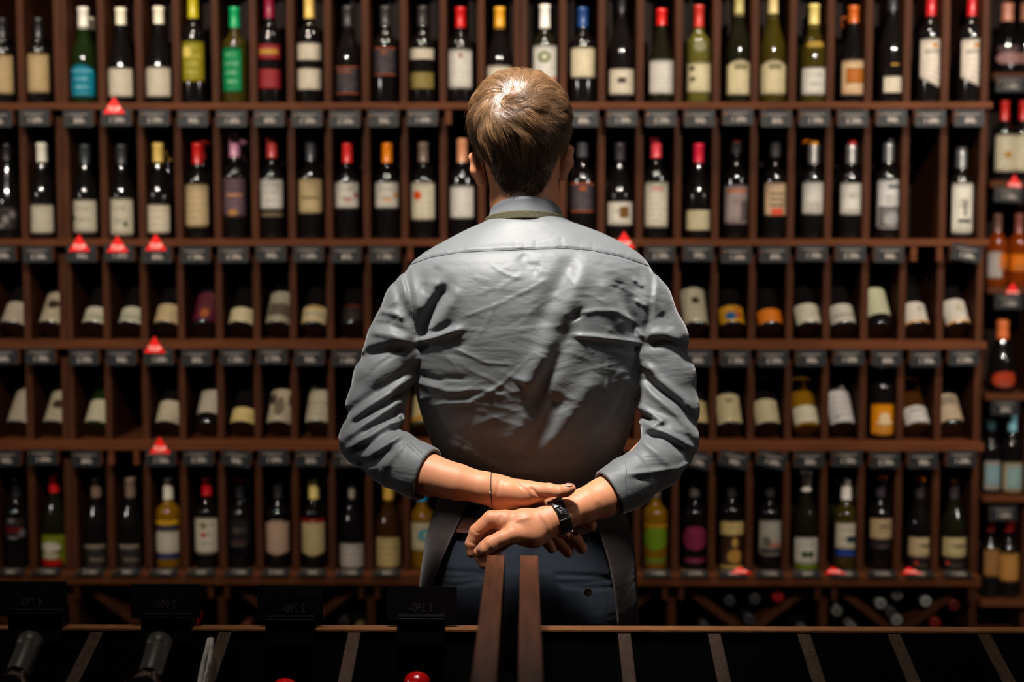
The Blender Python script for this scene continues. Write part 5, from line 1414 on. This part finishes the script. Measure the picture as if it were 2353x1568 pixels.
def sd_hands(P):
    dl = chain(P, FAL, 0.004, 0.0015)
    dl = smin(dl, cones(P, LP, 0.012), 0.010)
    dl = smin(dl, cones(P, LTN, 0.010), 0.008)
    dl = smin(dl, cones(P, LTH, 0.004), 0.006)
    g = None
    for L in LF:
        e = cones(P, L, 0.003)
        g = e if g is None else np.minimum(g, e)
    dl = smin(dl, g, 0.005)
    dr = chain(P, FAR_, 0.004, 0.0015)
    dr = smin(dr, cones(P, RP, 0.012), 0.010)
    dr = smin(dr, cones(P, RTH, 0.004), 0.007)
    g = None
    for L in (RIX, RMD, RRG, RLT):
        e = cones(P, L, 0.003)
        g = e if g is None else np.minimum(g, e)
    dr = smin(dr, g, 0.005)
    return np.minimum(dl, dr) + skin_lines(P)
def sd_body(P):
    d = smin(sd_face(P), chain(P, NECK, 0.01), 0.018)
    d = smin(d, sd_ears(P), 0.004)
    d = smin(d, sd_torso(P, -0.030), 0.02)
    for up in (ARM_L, ARM_R):
        d = smin(d, chain(P, up, 0.01, -0.020), 0.02)
    return smin(d, sd_hands(P), 0.004)
print('body...')
v, f = net(sd_body, (-0.36, 2.24, 0.97), (0.36, 2.68, 1.83), 0.00165, 4, 2.0)
v = relax(v, f, 1)
body = mpart('body', np_mesh('body', v, f), SKIN)

# ---- hair: a dark base layer close to the scalp and thousands of strands
WH_ = None
def hairline(P):
    """negative where hair grows"""
    q = rotp(P, HC, 8, -3)
    x, y, z = q[:, 0], q[:, 1], q[:, 2]
    # height of the lower edge: nape at the back, above the ears at the sides, forehead in front
    ang = np.clip((y + 0.05) / 0.14, 0, 1)
    low = np.interp(ang, [0, 0.25, 0.34, 0.52, 0.62, 0.78, 1.0], [-0.108, -0.104, -0.088, -0.015, -0.015, 0.04, 0.062])
    low = low + np.where(ang < 0.3, 0.045 * np.clip(np.abs(x) / 0.052, 0, 1.3) ** 3, 0)
    return low - z
def sd_hair(P, grow=0.004):
    base = smin(sd_headbase(P), chain(P, NECK, 0.01), 0.018)
    hl = hairline(P)
    q = rotp(P, HC, 8, -3)
    thick = np.interp(q[:, 2], [-0.11, -0.09, 0.10], [0.0006, 0.0010, 0.0010])
    return smax(base - thick, hl, 0.004)
print('hair...')
v, f = net(sd_hair, HC - np.array((0.12, 0.14, 0.14)), HC + np.array((0.12, 0.14, 0.14)), 0.0022, 4, 2.0)
v = relax(v, f, 2)
HAIRB = mat('hair_base', lin((58, 40, 28)), 0.9, 0.1, noise=0.4, nscale=200)
hair = mpart('hair', np_mesh('hair', v, f), HAIRB)

def ngrad(fn, P, e=0.0012):
    g = np.stack([fn(P + d) - fn(P - d) for d in np.eye(3) * e], 1)
    return g / (np.linalg.norm(g, axis=1)[:, None] + 1e-9)
rng = np.random.default_rng(7)
tri = v[f]
cent = tri.mean(1)
area = np.linalg.norm(np.cross(tri[:, 2] - tri[:, 0], tri[:, 3] - tri[:, 1]), axis=1)
base0 = smin(sd_headbase(cent), chain(cent, NECK, 0.01), 0.018)
okf = (base0 > 0.0002) & (hairline(cent) < 0.001)
pr = area * okf * (1 + 1.6 * np.exp(-(np.linalg.norm(cent - A3(1175, 247, 2.46), axis=1) / 0.03) ** 2)); pr /= pr.sum()
NS = 38000
pick = rng.choice(len(cent), NS, p=pr)
root_p = cent[pick] + rng.normal(0, 0.0010, (NS, 3))
def base_fn(P): return smin(sd_headbase(P), chain(P, NECK, 0.01), 0.018)
WHORL = A3(1175, 247, 2.46)
# locks: every strand leans towards the nearest of some guide strands
NG = 1300
gi = rng.choice(NS, NG, replace=False)
NSEG = 9
def grow(root_p, jit, lenk, liftk):
    hz = rotp(root_p, HC, 8, -3)[:, 2]
    top = np.clip((hz + 0.040) / 0.05, 0, 1)
    length = (0.009 + 0.050 * top) * lenk
    length = np.where(hz < -0.055, 0.006 * lenk, length)
    lift = 0.0022 + 0.0080 * top * liftk
    p = root_p.copy()
    g = ngrad(base_fn, p); p = p - g * (base_fn(p) - 0.001)[:, None]
    curve = [p.copy()]
    for s in range(NSEG):
        g = ngrad(base_fn, p)
        away = p - WHORL
        away -= g * (away * g).sum(1)[:, None]
        dist = np.linalg.norm(away, axis=1)[:, None]
        away /= dist + 1e-6
        swirl = np.cross(g, away)
        down = np.array((0, 0, -1.0)) - g * (g @ np.array((0, 0, -1.0)))[:, None]
        down /= np.linalg.norm(down, axis=1)[:, None] + 1e-6
        wz = np.clip((0.015 - rotp(p, HC, 8, -3)[:, 2]) / 0.05, 0, 1)[:, None]
        near = np.exp(-(dist / 0.03) ** 2)
        dr = away * (1 - wz) + down * wz * 1.3 + swirl * (0.9 * near + 0.12) + swirl * jit[:, None] * 0.7
        dr -= g * (dr * g).sum(1)[:, None]
        dr /= np.linalg.norm(dr, axis=1)[:, None] + 1e-6
        p = p + dr * (length / NSEG)[:, None]
        h = 0.0012 + lift * math.sin(min(1.0, (s + 1) / NSEG * 1.1) * math.pi * 0.62)
        p = p - g * (base_fn(p) - h)[:, None]
        curve.append(p.copy())
    return np.stack(curve, 1)
gr = root_p[gi]
gjit = rng.normal(0, 0.42, NG)
glift = rng.uniform(0.05, 1.0, NG)
gcurve = grow(gr, gjit, rng.uniform(0.75, 1.05, NG), glift)
own = np.empty(NS, int)
for s0 in range(0, NS, 2000):
    dd = ((root_p[s0:s0 + 2000, None, :] - gr[None]) ** 2).sum(2)
    own[s0:s0 + 2000] = dd.argmin(1)
curve = grow(root_p, gjit[own] + rng.normal(0, 0.10, NS), rng.uniform(0.7, 1.08, NS), glift[own] * rng.uniform(0.6, 1.2, NS))
w_ = (np.linspace(0, 1, NSEG + 1) ** 1.3)[None, :, None] * 0.5 * rng.uniform(0.5, 1.15, (NS, 1, 1))
zt_ = np.clip((rotp(root_p, HC, 8, -3)[:, 2] + 0.045) / 0.04, 0, 1)[:, None, None]
curve = curve + (gcurve[own] - curve) * w_ * zt_
# a few stray hairs stand off
st = rng.choice(NS, 160, replace=False)
stn = ngrad(base_fn, root_p[st])
curve[st] += stn[:, None, :] * (np.linspace(0, 1, NSEG + 1) ** 2)[None, :, None] * rng.uniform(0.002, 0.012, (160, 1, 1)) * zt_[st]
tone = rng.uniform(0, 1, NG)[own] * 0.6 + rng.uniform(0, 1, NS) * 0.4
tone = tone * 0.75 + 0.25 * np.clip((rotp(root_p, HC, 8, -3)[:, 2] + 0.02) / 0.07, 0, 1)  # paler towards the crown: own variation plus overhead highlight put into the colour
print('strands...')
t = np.gradient(curve, axis=1); t /= np.linalg.norm(t, axis=2)[:, :, None] + 1e-9
side = np.cross(t, ngrad(base_fn, curve.reshape(-1, 3)).reshape(curve.shape)); side /= np.linalg.norm(side, axis=2)[:, :, None] + 1e-9
nor = np.cross(side, t)
rad = (0.00027 * np.linspace(1.0, 0.25, NSEG + 1))[None, :, None] * rng.uniform(0.7, 1.3, (NS, 1, 1))
ring = [curve + (side * math.cos(a) + nor * math.sin(a)) * rad for a in (math.pi / 2, math.pi / 2 + 2.094, math.pi / 2 + 4.189)]
V = np.stack(ring, 2).reshape(-1, 3)
n1 = NSEG + 1
bidx = (np.arange(NS) * n1 * 3)[:, None, None] + (np.arange(NSEG) * 3)[None, :, None]
fs = []
for k in range(3):
    k2 = (k + 1) % 3
    fs.append(np.stack([bidx[:, :, 0] + k, bidx[:, :, 0] + k2, bidx[:, :, 0] + 3 + k2, bidx[:, :, 0] + 3 + k], -1).reshape(-1, 4))
F_ = np.concatenate(fs)
def hair_mat():
    m = bpy.data.materials.new('hair_strand'); m.use_nodes = True
    nt = m.node_tree; b = nt.nodes['Principled BSDF']
    b.inputs['Roughness'].default_value = 0.36
    b.inputs['Specular IOR Level'].default_value = 1.0
    b.inputs['Coat Weight'].default_value = 1.0
    b.inputs['Coat Roughness'].default_value = 0.26
    tc = nt.nodes.new('ShaderNodeTexCoord'); n = nt.nodes.new('ShaderNodeAttribute'); n.attribute_name = 'tone'
    r = nt.nodes.new('ShaderNodeValToRGB')
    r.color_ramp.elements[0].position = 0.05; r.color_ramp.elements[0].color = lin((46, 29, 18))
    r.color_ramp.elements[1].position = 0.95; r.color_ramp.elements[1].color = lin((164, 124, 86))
    nt.links.new(n.outputs['Fac'], r.inputs[0]); nt.links.new(r.outputs[0], b.inputs['Base Color'])
    return m
me = np_mesh('hair_strands', V, F_)
at_ = me.attributes.new('tone', 'FLOAT', 'POINT'); at_.data.foreach_set('value', np.repeat(tone, (NSEG + 1) * 3).astype(np.float32))
me.transform(Matrix.Translation(-Vector(MAN.location)))
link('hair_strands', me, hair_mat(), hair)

# ---- collar and the apron's neck strap
def band(name, ring_fn, thick, m, parent, n=96, rows=6):
    bm = bmesh.new(); g = []
    for j in range(rows + 1):
        row = []
        for i in range(n):
            a = 2 * math.pi * i / n
            row.append(bm.verts.new(ring_fn(a, j / rows)))
        g.append(row)
    for j in range(rows):
        for i in range(n):
            fc = bm.faces.new((g[j][i], g[j][(i + 1) % n], g[j + 1][(i + 1) % n], g[j + 1][i])); fc.smooth = True
    bmesh.ops.recalc_face_normals(bm, faces=bm.faces)
    bmesh.ops.solidify(bm, geom=list(bm.faces), thickness=thick)
    for fc in bm.faces: fc.smooth = True
    me = bpy.data.meshes.new(name); bm.to_mesh(me); bm.free()
    return mpart(name, me, m, parent)
zc_top = at(1210, 459, 2.46).z; zc_side = at(1120, 506, 2.53).z
CC = at(1208, 490, 2.532)
def collar_ring(a, v):
    # a = -90 deg is the back of the neck
    b = (1 - math.sin(a)) / 2            # 1 at the back, 0 in front
    rx = 0.0640 + 0.0040 * (1 - v) + 0.002 * (1 - v) ** 2
    ry = 0.0625 + 0.0055 * (1 - v)
    ztop = CC.z + 0.028 - 0.060 * (1 - b)
    h = 0.036
    return (CC.x + rx * math.cos(a), CC.y - 0.010 + ry * math.sin(a), ztop - h * (1 - v))
collar = band('collar', collar_ring, 0.0022, COLLAR, shirt)
def strap_ring(a, v):
    b = (1 - math.sin(a)) / 2
    rx = 0.0725 + 0.002 * (1 - v); ry = 0.0712 + 0.002 * (1 - v)
    zt = CC.z + 0.0040 - 0.034 * (1 - b) - 0.05 * max(0.0, 0.5 - b)
    return (CC.x + rx * math.cos(a), CC.y - 0.010 + ry * math.sin(a), zt - 0.0140 * (1 - v))

# ---- trousers, belt, apron
HR = np.array([(1120, 1022, 1408, 2.466, .095), (1180, 1000, 1432, 2.447, .106), (1230, 985, 1450, 2.430, .116), (1300, 974, 1457, 2.414, .125), (1380, 966, 1462, 2.408, .128), (1470, 962, 1466, 2.420, .124), (1560, 966, 1462, 2.440, .112)])
hz_, hcx, ha, hb, hcy = [], [], [], [], []
for py, xl, xr, yb, b in HR:
    L, R_ = A3(xl, py, yb + b), A3(xr, py, yb + b)
    hz_.append(L[2]); hcx.append((L[0] + R_[0]) / 2); ha.append((R_[0] - L[0]) / 2); hb.append(b); hcy.append(yb + b)
# lower down: knees and hem of the apron
for zz, a_, b_, c_ in ((0.60, 0.178, 0.105, 2.56), (0.42, 0.175, 0.10, 2.57)):
    hz_.append(zz); hcx.append(hcx[-1] * 0.5 + 0.01); ha.append(a_); hb.append(b_); hcy.append(c_)
hz_ = np.array(hz_)[::-1]; hcx = np.array(hcx)[::-1]; ha = np.array(ha)[::-1]; hb = np.array(hb)[::-1]; hcy = np.array(hcy)[::-1]
def hip(z): return tuple(float(smooth_interp(np.array([z]), hz_, q)[0]) for q in (hcx, ha, hb, hcy))
zhip = hz_[-3]
def sd_trousers(P):
    z = P[:, 2]
    cx = smooth_interp(z, hz_, hcx); a = smooth_interp(z, hz_, ha) - 0.012; b = smooth_interp(z, hz_, hb) - 0.010; cy = smooth_interp(z, hz_, hcy)
    u = np.abs(P[:, 0] - cx) / a; w = np.abs(P[:, 1] - cy) / b
    r = (u ** 2.3 + w ** 2.3 + 1e-9) ** (1 / 2.3)
    d = (r - 1) * np.minimum(a, b)
    crotch = 0.80
    d = smax(d, crotch - 0.02 - z, 0.03)
    d = smax(d, z - (zwaist + 0.004), 0.004)
    # cleft between the seat's halves
    cl = np.exp(-((P[:, 0] - cx) / 0.012) ** 2) * 0.010 * np.clip((0.99 - z) / 0.08, 0, 1) * (P[:, 1] < cy)
    d = d + cl
    for s in (-1, 1):
        hipc = np.array((hcx[-4] + s * 0.082, 2.53, 0.86)); kn = np.array((0.02 + s * 0.085, 2.53, 0.50)); an = np.array((0.02 + s * 0.095, 2.54, 0.09))
        d = smin(d, sd_cone(P, hipc, kn, 0.088, 0.066), 0.02)
        d = smin(d, sd_cone(P, kn, an, 0.066, 0.054), 0.01)
    # welt pockets: shallow grooves
    X = P[:, 0] * 2.40 / P[:, 1]; Z = CAMZ + (z - CAMZ) * 2.40 / P[:, 1]
    for L in PK:
        m = (np.abs(Z - L[0][1]) < 0.05) & (P[:, 1] < cy)
        if not m.any(): continue
        Q = np.stack([X[m], Z[m]], 1); best = np.full(len(Q), 1e9)
        for a1, b1 in zip(L, L[1:]):
            ab = b1 - a1; t = np.clip(((Q - a1) @ ab) / (ab @ ab), 0, 1)
            best = np.minimum(best, np.linalg.norm(Q - (a1 + t[:, None] * ab), axis=1))
        d[m] += 0.0020 * np.exp(-(best / 0.0045) ** 2)
    return np.maximum(d, 0.085 - z)
def pk(pts): return np.array([(at(x, y, 2.40).x, at(x, y, 2.40).z) for x, y in pts])
PK = [pk([(998, 1312), (1050, 1315), (1108, 1317)]), pk([(996, 1326), (1050, 1330), (1110, 1326)]), pk([(994, 1336), (1040, 1348), (1100, 1338)]),
      pk([(1280, 1322), (1340, 1324), (1402, 1328)]), pk([(1285, 1338), (1340, 1340), (1402, 1334)]), pk([(1290, 1346), (1350, 1352), (1408, 1350)])]
zwaist = at(1210, 1182, 2.46).z
print('trousers...')
v, f = net(sd_trousers, (-0.24, 2.36, 0.06), (0.28, 2.72, zwaist + 0.02), 0.0026, 4, 2.2)
v = relax(v, f, 1)
mpart('trousers', np_mesh('trousers', v, f), TROUS)
def hip_band(name, z0, z1, grow, m, parent=None, a0=None, a1=None, thick=0.002, n=120, rows=14, edges=None, flare=0.0):
    """cloth wrapped round the hips between two angles; -90 deg is the back"""
    bm = bmesh.new(); g = []
    for j in range(rows + 1):
        v_ = j / rows; z = z0 + (z1 - z0) * v_
        cx, a, b, cy = hip(z)
        row = []
        if edges: aa0, aa1 = edges(z)
        else: aa0, aa1 = a0, a1
        for i in range(n + 1):
            an = aa0 + (aa1 - aa0) * i / n
            c, s = math.cos(an), math.sin(an)
            e = 2 / 2.3
            wv = flare * math.sin(an * 9 + z * 6) * (1 - v_)
            x = cx + (a + grow + wv) * math.copysign(abs(c) ** e, c); y = cy + (b + grow + wv) * math.copysign(abs(s) ** e, s)
            row.append(bm.verts.new((x, y, z)))
        g.append(row)
    for j in range(rows):
        for i in range(n):
            fc = bm.faces.new((g[j][i], g[j][i + 1], g[j + 1][i + 1], g[j + 1][i])); fc.smooth = True
    bmesh.ops.solidify(bm, geom=list(bm.faces), thickness=thick)
    bmesh.ops.recalc_face_normals(bm, faces=bm.faces)
    me = bpy.data.meshes.new(name); bm.to_mesh(me); bm.free()
    return mpart(name, me, m, parent)
BELT = mat('belt_leather', lin((70, 30, 18)), 0.4, 0.5, noise=0.3, nscale=40)
hip_band('belt', at(1210, 1228, 2.45).z, at(1210, 1192, 2.45).z, 0.001, BELT, None, 0, 2 * math.pi, 0.003, 120, 3)
# the apron leaves the back open; its edges run outward going down
EL = [(1140, 1075), (1180, 1062), (1230, 1038), (1290, 1012), (1340, 996), (1400, 985), (1460, 978)]
ER = [(1140, 1340), (1180, 1362), (1230, 1382), (1290, 1400), (1340, 1410), (1400, 1418), (1460, 1424)]
def ap_edges(z):
    cx, a, b, cy = hip(z)
    Yb = cy - b * 0.75
    def xof(E):
        zs = [at(x, y, Yb).z for y, x in E]; xs = [at(x, y, Yb).x for y, x in E]
        return float(np.interp(z, zs[::-1], xs[::-1]))
    def ang(x):
        c = (x - cx) / (a + 0.006)
        c = max(-0.995, min(0.995, c))
        cc = math.copysign(abs(c) ** (2.3 / 2), c)
        return -math.acos(cc)          # back half
    al, ar = ang(xof(EL)), ang(xof(ER))
    return ar, 2 * math.pi + al
hip_band('apron', 0.40, at(1210, 1128, 2.46).z, 0.004, APRON, None, edges=ap_edges, rows=60, n=110, thick=0.0018, flare=0.002)
strap_ = band('apron_neck_strap', strap_ring, 0.0016, WEB, None)
# button of the right back pocket
pb = at(1352, 1365, 2.40)
M = Matrix.Translation((pb.x, 2.413, pb.z)) @ Matrix.Rotation(math.pi / 2, 4, 'X')
mb = MB().lathe([(0.0062, 0), (0.0072, 0.001), (0.0070, 0.0026), (0.0056, 0.0030), (0.0046, 0.0022)], 28, M)
me = mb.mesh('pocket_button'); btn = mpart('pocket_button', me, mat('button_horn', lin((70, 62, 50)), 0.4, 0.4))
# shoes
for s in (-1, 1):
    def sd_shoe(P, s=s):
        c = np.array((0.02 + s * 0.10, 2.57, 0.045))
        d = smin(sd_cone(P, c + (0, -0.09, 0.0), c + (s * 0.02, 0.12, -0.012), 0.038, 0.036), sd_cone(P, c + (0, -0.06, 0), c + (0, -0.06, 0.05), 0.042, 0.045), 0.02)
        return smax(d, 0.002 - P[:, 2], 0.004)
    v, f = net(sd_shoe, (0.02 + s * 0.10 - 0.09, 2.40, -0.01), (0.02 + s * 0.10 + 0.11, 2.78, 0.16), 0.005)
    mpart('shoe', np_mesh('shoe', relax(v, f, 1), f), mat('shoe_leather', lin((26, 22, 20)), 0.3, 0.5))

# ---- watch, bracelet, nails
def ring_around(name, c0, axis, rx, ry, width, thick, m, parent=None, seg=64, prof=None, updir=Vector((0, 0, 1))):
    ax = Vector(axis).normalized()
    u = (updir - ax * updir.dot(ax)).normalized(); w = ax.cross(u)
    bm = bmesh.new(); rows = []
    pr_ = prof or [(-1, 0), (-0.96, 0.7), (-0.8, 1), (0.8, 1), (0.96, 0.7), (1, 0)]
    for i in range(seg):
        a = 2 * math.pi * i / seg
        r = []
        for s, t in pr_:
            r.append(bm.verts.new(Vector(c0) + u * (rx + thick * t) * math.cos(a) + w * (ry + thick * t) * math.sin(a) + ax * (s * width / 2)))
        rows.append(r)
    n = len(pr_)
    for i in range(seg):
        a, b = rows[i], rows[(i + 1) % seg]
        for j in range(n - 1):
            fc = bm.faces.new((a[j], a[j + 1], b[j + 1], b[j])); fc.smooth = True
        bm.faces.new((a[n - 1], a[0], b[0], b[n - 1]))
    bmesh.ops.recalc_face_normals(bm, faces=bm.faces)
    me = bpy.data.meshes.new(name); bm.to_mesh(me); bm.free()
    return mpart(name, me, m, parent)
WAX = Vector(A3(1350, 1161, 2.338) - A3(1250, 1199, 2.315))
WC = Vector(A3(1284, 1186, 2.3215))
LEATH = mat('watch_leather', lin((16, 15, 16)), 0.16, 0.6, coat=0.6, bump=0.9, bscale=260, noise=0.2)
STEEL = mat('watch_steel', lin((190, 188, 180)), 0.2, metal=1.0)
def wrist_fn(which):
    arm, palm = ((FAR_, RP) if which == 'r' else (FAL, LP))
    return lambda P: smin(chain(P, arm, 0.004, 0.0015), cones(P, palm, 0.012), 0.010)
def conform(name, c0, axis, fn, width, gap, thick, m, parent=None, seg=72, a0=0.0, a1=360.0, rows=4, smoothk=5):
    """band that follows the skin round the wrist"""
    ax = Vector(axis).normalized(); u = (Vector((0, -1, 0)) - ax * Vector((0, -1, 0)).dot(ax)).normalized(); w = ax.cross(u)
    closed = a1 - a0 >= 359.9
    n = seg if closed else seg + 1
    ang = np.radians(a0 + (a1 - a0) * np.arange(n) / seg)
    dirs = np.array([u * math.cos(a) + w * math.sin(a) for a in ang])
    rad = []
    for s in (-0.5, 0.0, 0.5):
        base = np.array(Vector(c0) + ax * (width * s))
        rr = np.full(n, 0.010)
        for _ in range(40):
            rr += np.clip(-fn(base + dirs * rr[:, None]), -0.002, 0.002) * 0.9
        rad.append(rr)
    r = np.max(rad, 0)
    if closed:
        for _ in range(smoothk): r = (np.roll(r, 1) + r * 2 + np.roll(r, -1)) / 4
    bm = bmesh.new(); g = []
    pr_ = [(-1, gap), (-0.97, gap + thick * 0.7), (-0.85, gap + thick), (0.85, gap + thick), (0.97, gap + thick * 0.7), (1, gap)]
    for i in range(n):
        g.append([bm.verts.new(Vector(c0) + Vector(dirs[i]) * (r[i] + t) + ax * (s * width / 2)) for s, t in pr_])
    k = len(pr_)
    for i in range(n if closed else n - 1):
        a, b = g[i], g[(i + 1) % n]
        for j in range(k - 1):
            fc = bm.faces.new((a[j], a[j + 1], b[j + 1], b[j])); fc.smooth = True
        bm.faces.new((a[k - 1], a[0], b[0], b[k - 1]))
    if not closed: bm.faces.new(g[0]); bm.faces.new(g[-1])
    bmesh.ops.recalc_face_normals(bm, faces=bm.faces)
    me = bpy.data.meshes.new(name); bm.to_mesh(me); bm.free()
    return mpart(name, me, m, parent), r, dirs, ax
fr = wrist_fn('r')
strap, rr_, dd_, ax_ = conform('watch_strap', WC, WAX, fr, 0.0195, 0.0002, 0.0028, LEATH)
conform('strap_keeper', WC, WAX, fr, 0.0212, 0.0029, 0.0014, LEATH, strap, 14, -58, -36)
conform('buckle_bar', WC, WAX, fr, 0.0226, 0.0029, 0.0022, STEEL, strap, 6, 2, 6)
conform('strap_tail', WC, WAX, fr, 0.0174, 0.0029, 0.0018, LEATH, strap, 24, 8, 52)
conform('buckle_bar', WC, WAX, fr, 0.0218, 0.0029, 0.0014, STEEL, strap, 6, 54, 57)
wc = WC + Vector(dd_[36]) * (rr_[36] + 0.002)
M = Matrix.Translation(wc) @ (wc - WC).to_track_quat('Z', 'Y').to_matrix().to_4x4()
me = MB().lathe([(0.017, -0.001), (0.0185, 0.001), (0.0185, 0.005), (0.0165, 0.0072)], 40, M).mesh('watch_case'); mpart('watch_case', me, STEEL, strap)
BAX = Vector(A3(1135, 1128, 2.346) - A3(1085, 1116, 2.348)) + Vector((0.012, 0, 0.010))
brc = conform('wrist_cord', Vector(A3(1131, 1125, 2.346)), BAX, wrist_fn('l'), 0.0013, 0.0, 0.0011, mat('cord_black', lin((18, 14, 14)), 0.6))[0]
pc = at(1126, 1133, 2.3165)
me = MB().lathe([(0.0004, -0.0022), (0.0020, -0.001), (0.0022, 0.0005), (0.0006, 0.0022)], 14, Matrix.Translation(pc)).mesh('cord_bead'); mpart('cord_bead', me, STEEL, brc)
# nails
NAIL = mat('nail', lin((218, 160, 140)), 0.25, 0.5, coat=0.3)
def nail(name, c, nrm, dirv, L, W, parent=None):
    nrm = Vector(nrm).normalized(); dv = Vector(dirv); dv = (dv - nrm * dv.dot(nrm)).normalized(); sd = dv.cross(nrm)
    bm = bmesh.new(); g = []
    for j in range(9):
        v_ = j / 8 * 2 - 1; row = []
        w_ = math.sqrt(max(0.02, 1 - abs(v_) ** 3.5))
        for i in range(9):
            u_ = i / 8 * 2 - 1
            row.append(bm.verts.new(Vector(c) + dv * v_ * L / 2 + sd * u_ * w_ * W / 2 - nrm * (u_ * w_) ** 2 * W * 0.16 - nrm * v_ ** 2 * L * 0.04))
        g.append(row)
    for a, b in zip(g, g[1:]):
        for i in range(8):
            fc = bm.faces.new((a[i], a[i + 1], b[i + 1], b[i])); fc.smooth = True
    bmesh.ops.solidify(bm, geom=list(bm.faces), thickness=0.0006)
    me = bpy.data.meshes.new(name); bm.to_mesh(me); bm.free()
    return mpart(name, me, NAIL, parent or body)
r_ = 15.2 * 2.272 / F_PX
tc_ = Vector(A3(1105, 1262, 2.272)); nn = Vector((-0.12, -0.88, 0.45)).normalized()
nail('fingernail', tc_ + nn * (r_ + 0.0016), nn, Vector(A3(1102, 1269, 2.272) - A3(1128, 1250, 2.272)), 0.0125, 0.0115)
r_ = 12.2 * 2.297 / F_PX
tc_ = Vector(A3(1308, 1124, 2.297)); nn = Vector((0.0, -0.45, 0.89)).normalized()
nail('fingernail', tc_ + nn * (r_ + 0.0014), nn, Vector(A3(1312, 1123, 2.296) - A3(1284, 1131, 2.303)), 0.0125, 0.010)

# ---- stitched seams laid on the shirt
from mathutils.bvhtree import BVHTree
bvh = BVHTree.FromPolygons([tuple(x) for x in SHIRT_V], [tuple(int(i) for i in q) for q in SHIRT_F])
camp = Vector((0, 0, CAMZ))
def on_shirt(px, py, out=0.0004):
    d = (at(px, py, 2.4) - camp).normalized()
    h = bvh.ray_cast(camp, d)
    if h[0] is None: return None
    return h[0] + h[1] * (out if h[1].dot(d) < 0 else -out)
def seam(name, pts, r=0.00035, m=SEAM, n=60, dash=False):
    xs = np.array(pts, float)
    tt = np.linspace(0, len(pts) - 1, n)
    mb = MB(); run = []
    for k, t_ in enumerate(tt):
        px = np.interp(t_, range(len(pts)), xs[:, 0]); py = np.interp(t_, range(len(pts)), xs[:, 1])
        q = on_shirt(px, py)
        if q is None or (run and (q - run[-1]).length > 0.03): 
            if len(run) > 1: mb.tube(run, r, 5)
            run = []
            if q is None: continue
        run.append(q)
        if dash and len(run) == 2:
            mb.tube(run, r, 5); run = []
    if len(run) > 1: mb.tube(run, r, 5)
    me = mb.mesh(name)
    mpart(name, me, m, shirt)
seam('yoke_seam', [(928, 614), (990, 592), (1060, 580), (1150, 576), (1240, 573), (1300, 571), (1360, 576), (1430, 591), (1502, 615)], 0.0005, SEAM, 160)
THR = mat('stitch_thread', lin((150, 152, 150)), 0.8, 0.2)
seam('armhole_seam', [(925, 600), (930, 630), (938, 665), (947, 710), (952, 760)], 0.0003, THR, 90, True)
seam('armhole_seam', [(1505, 600), (1502, 640), (1499, 690), (1492, 735)], 0.0003, THR, 90, True)
seam('cuff_stitching', [(935, 1022), (955, 1040), (975, 1060), (985, 1072)], 0.00035, SEAM, 40, True)
seam('cuff_stitching', [(943, 1018), (963, 1036), (983, 1056), (993, 1068)], 0.00035, SEAM, 40, True)
seam('cuff_stitching', [(1437, 1062), (1440, 1085), (1436, 1105), (1444, 1150)], 0.00035, SEAM, 40, True)
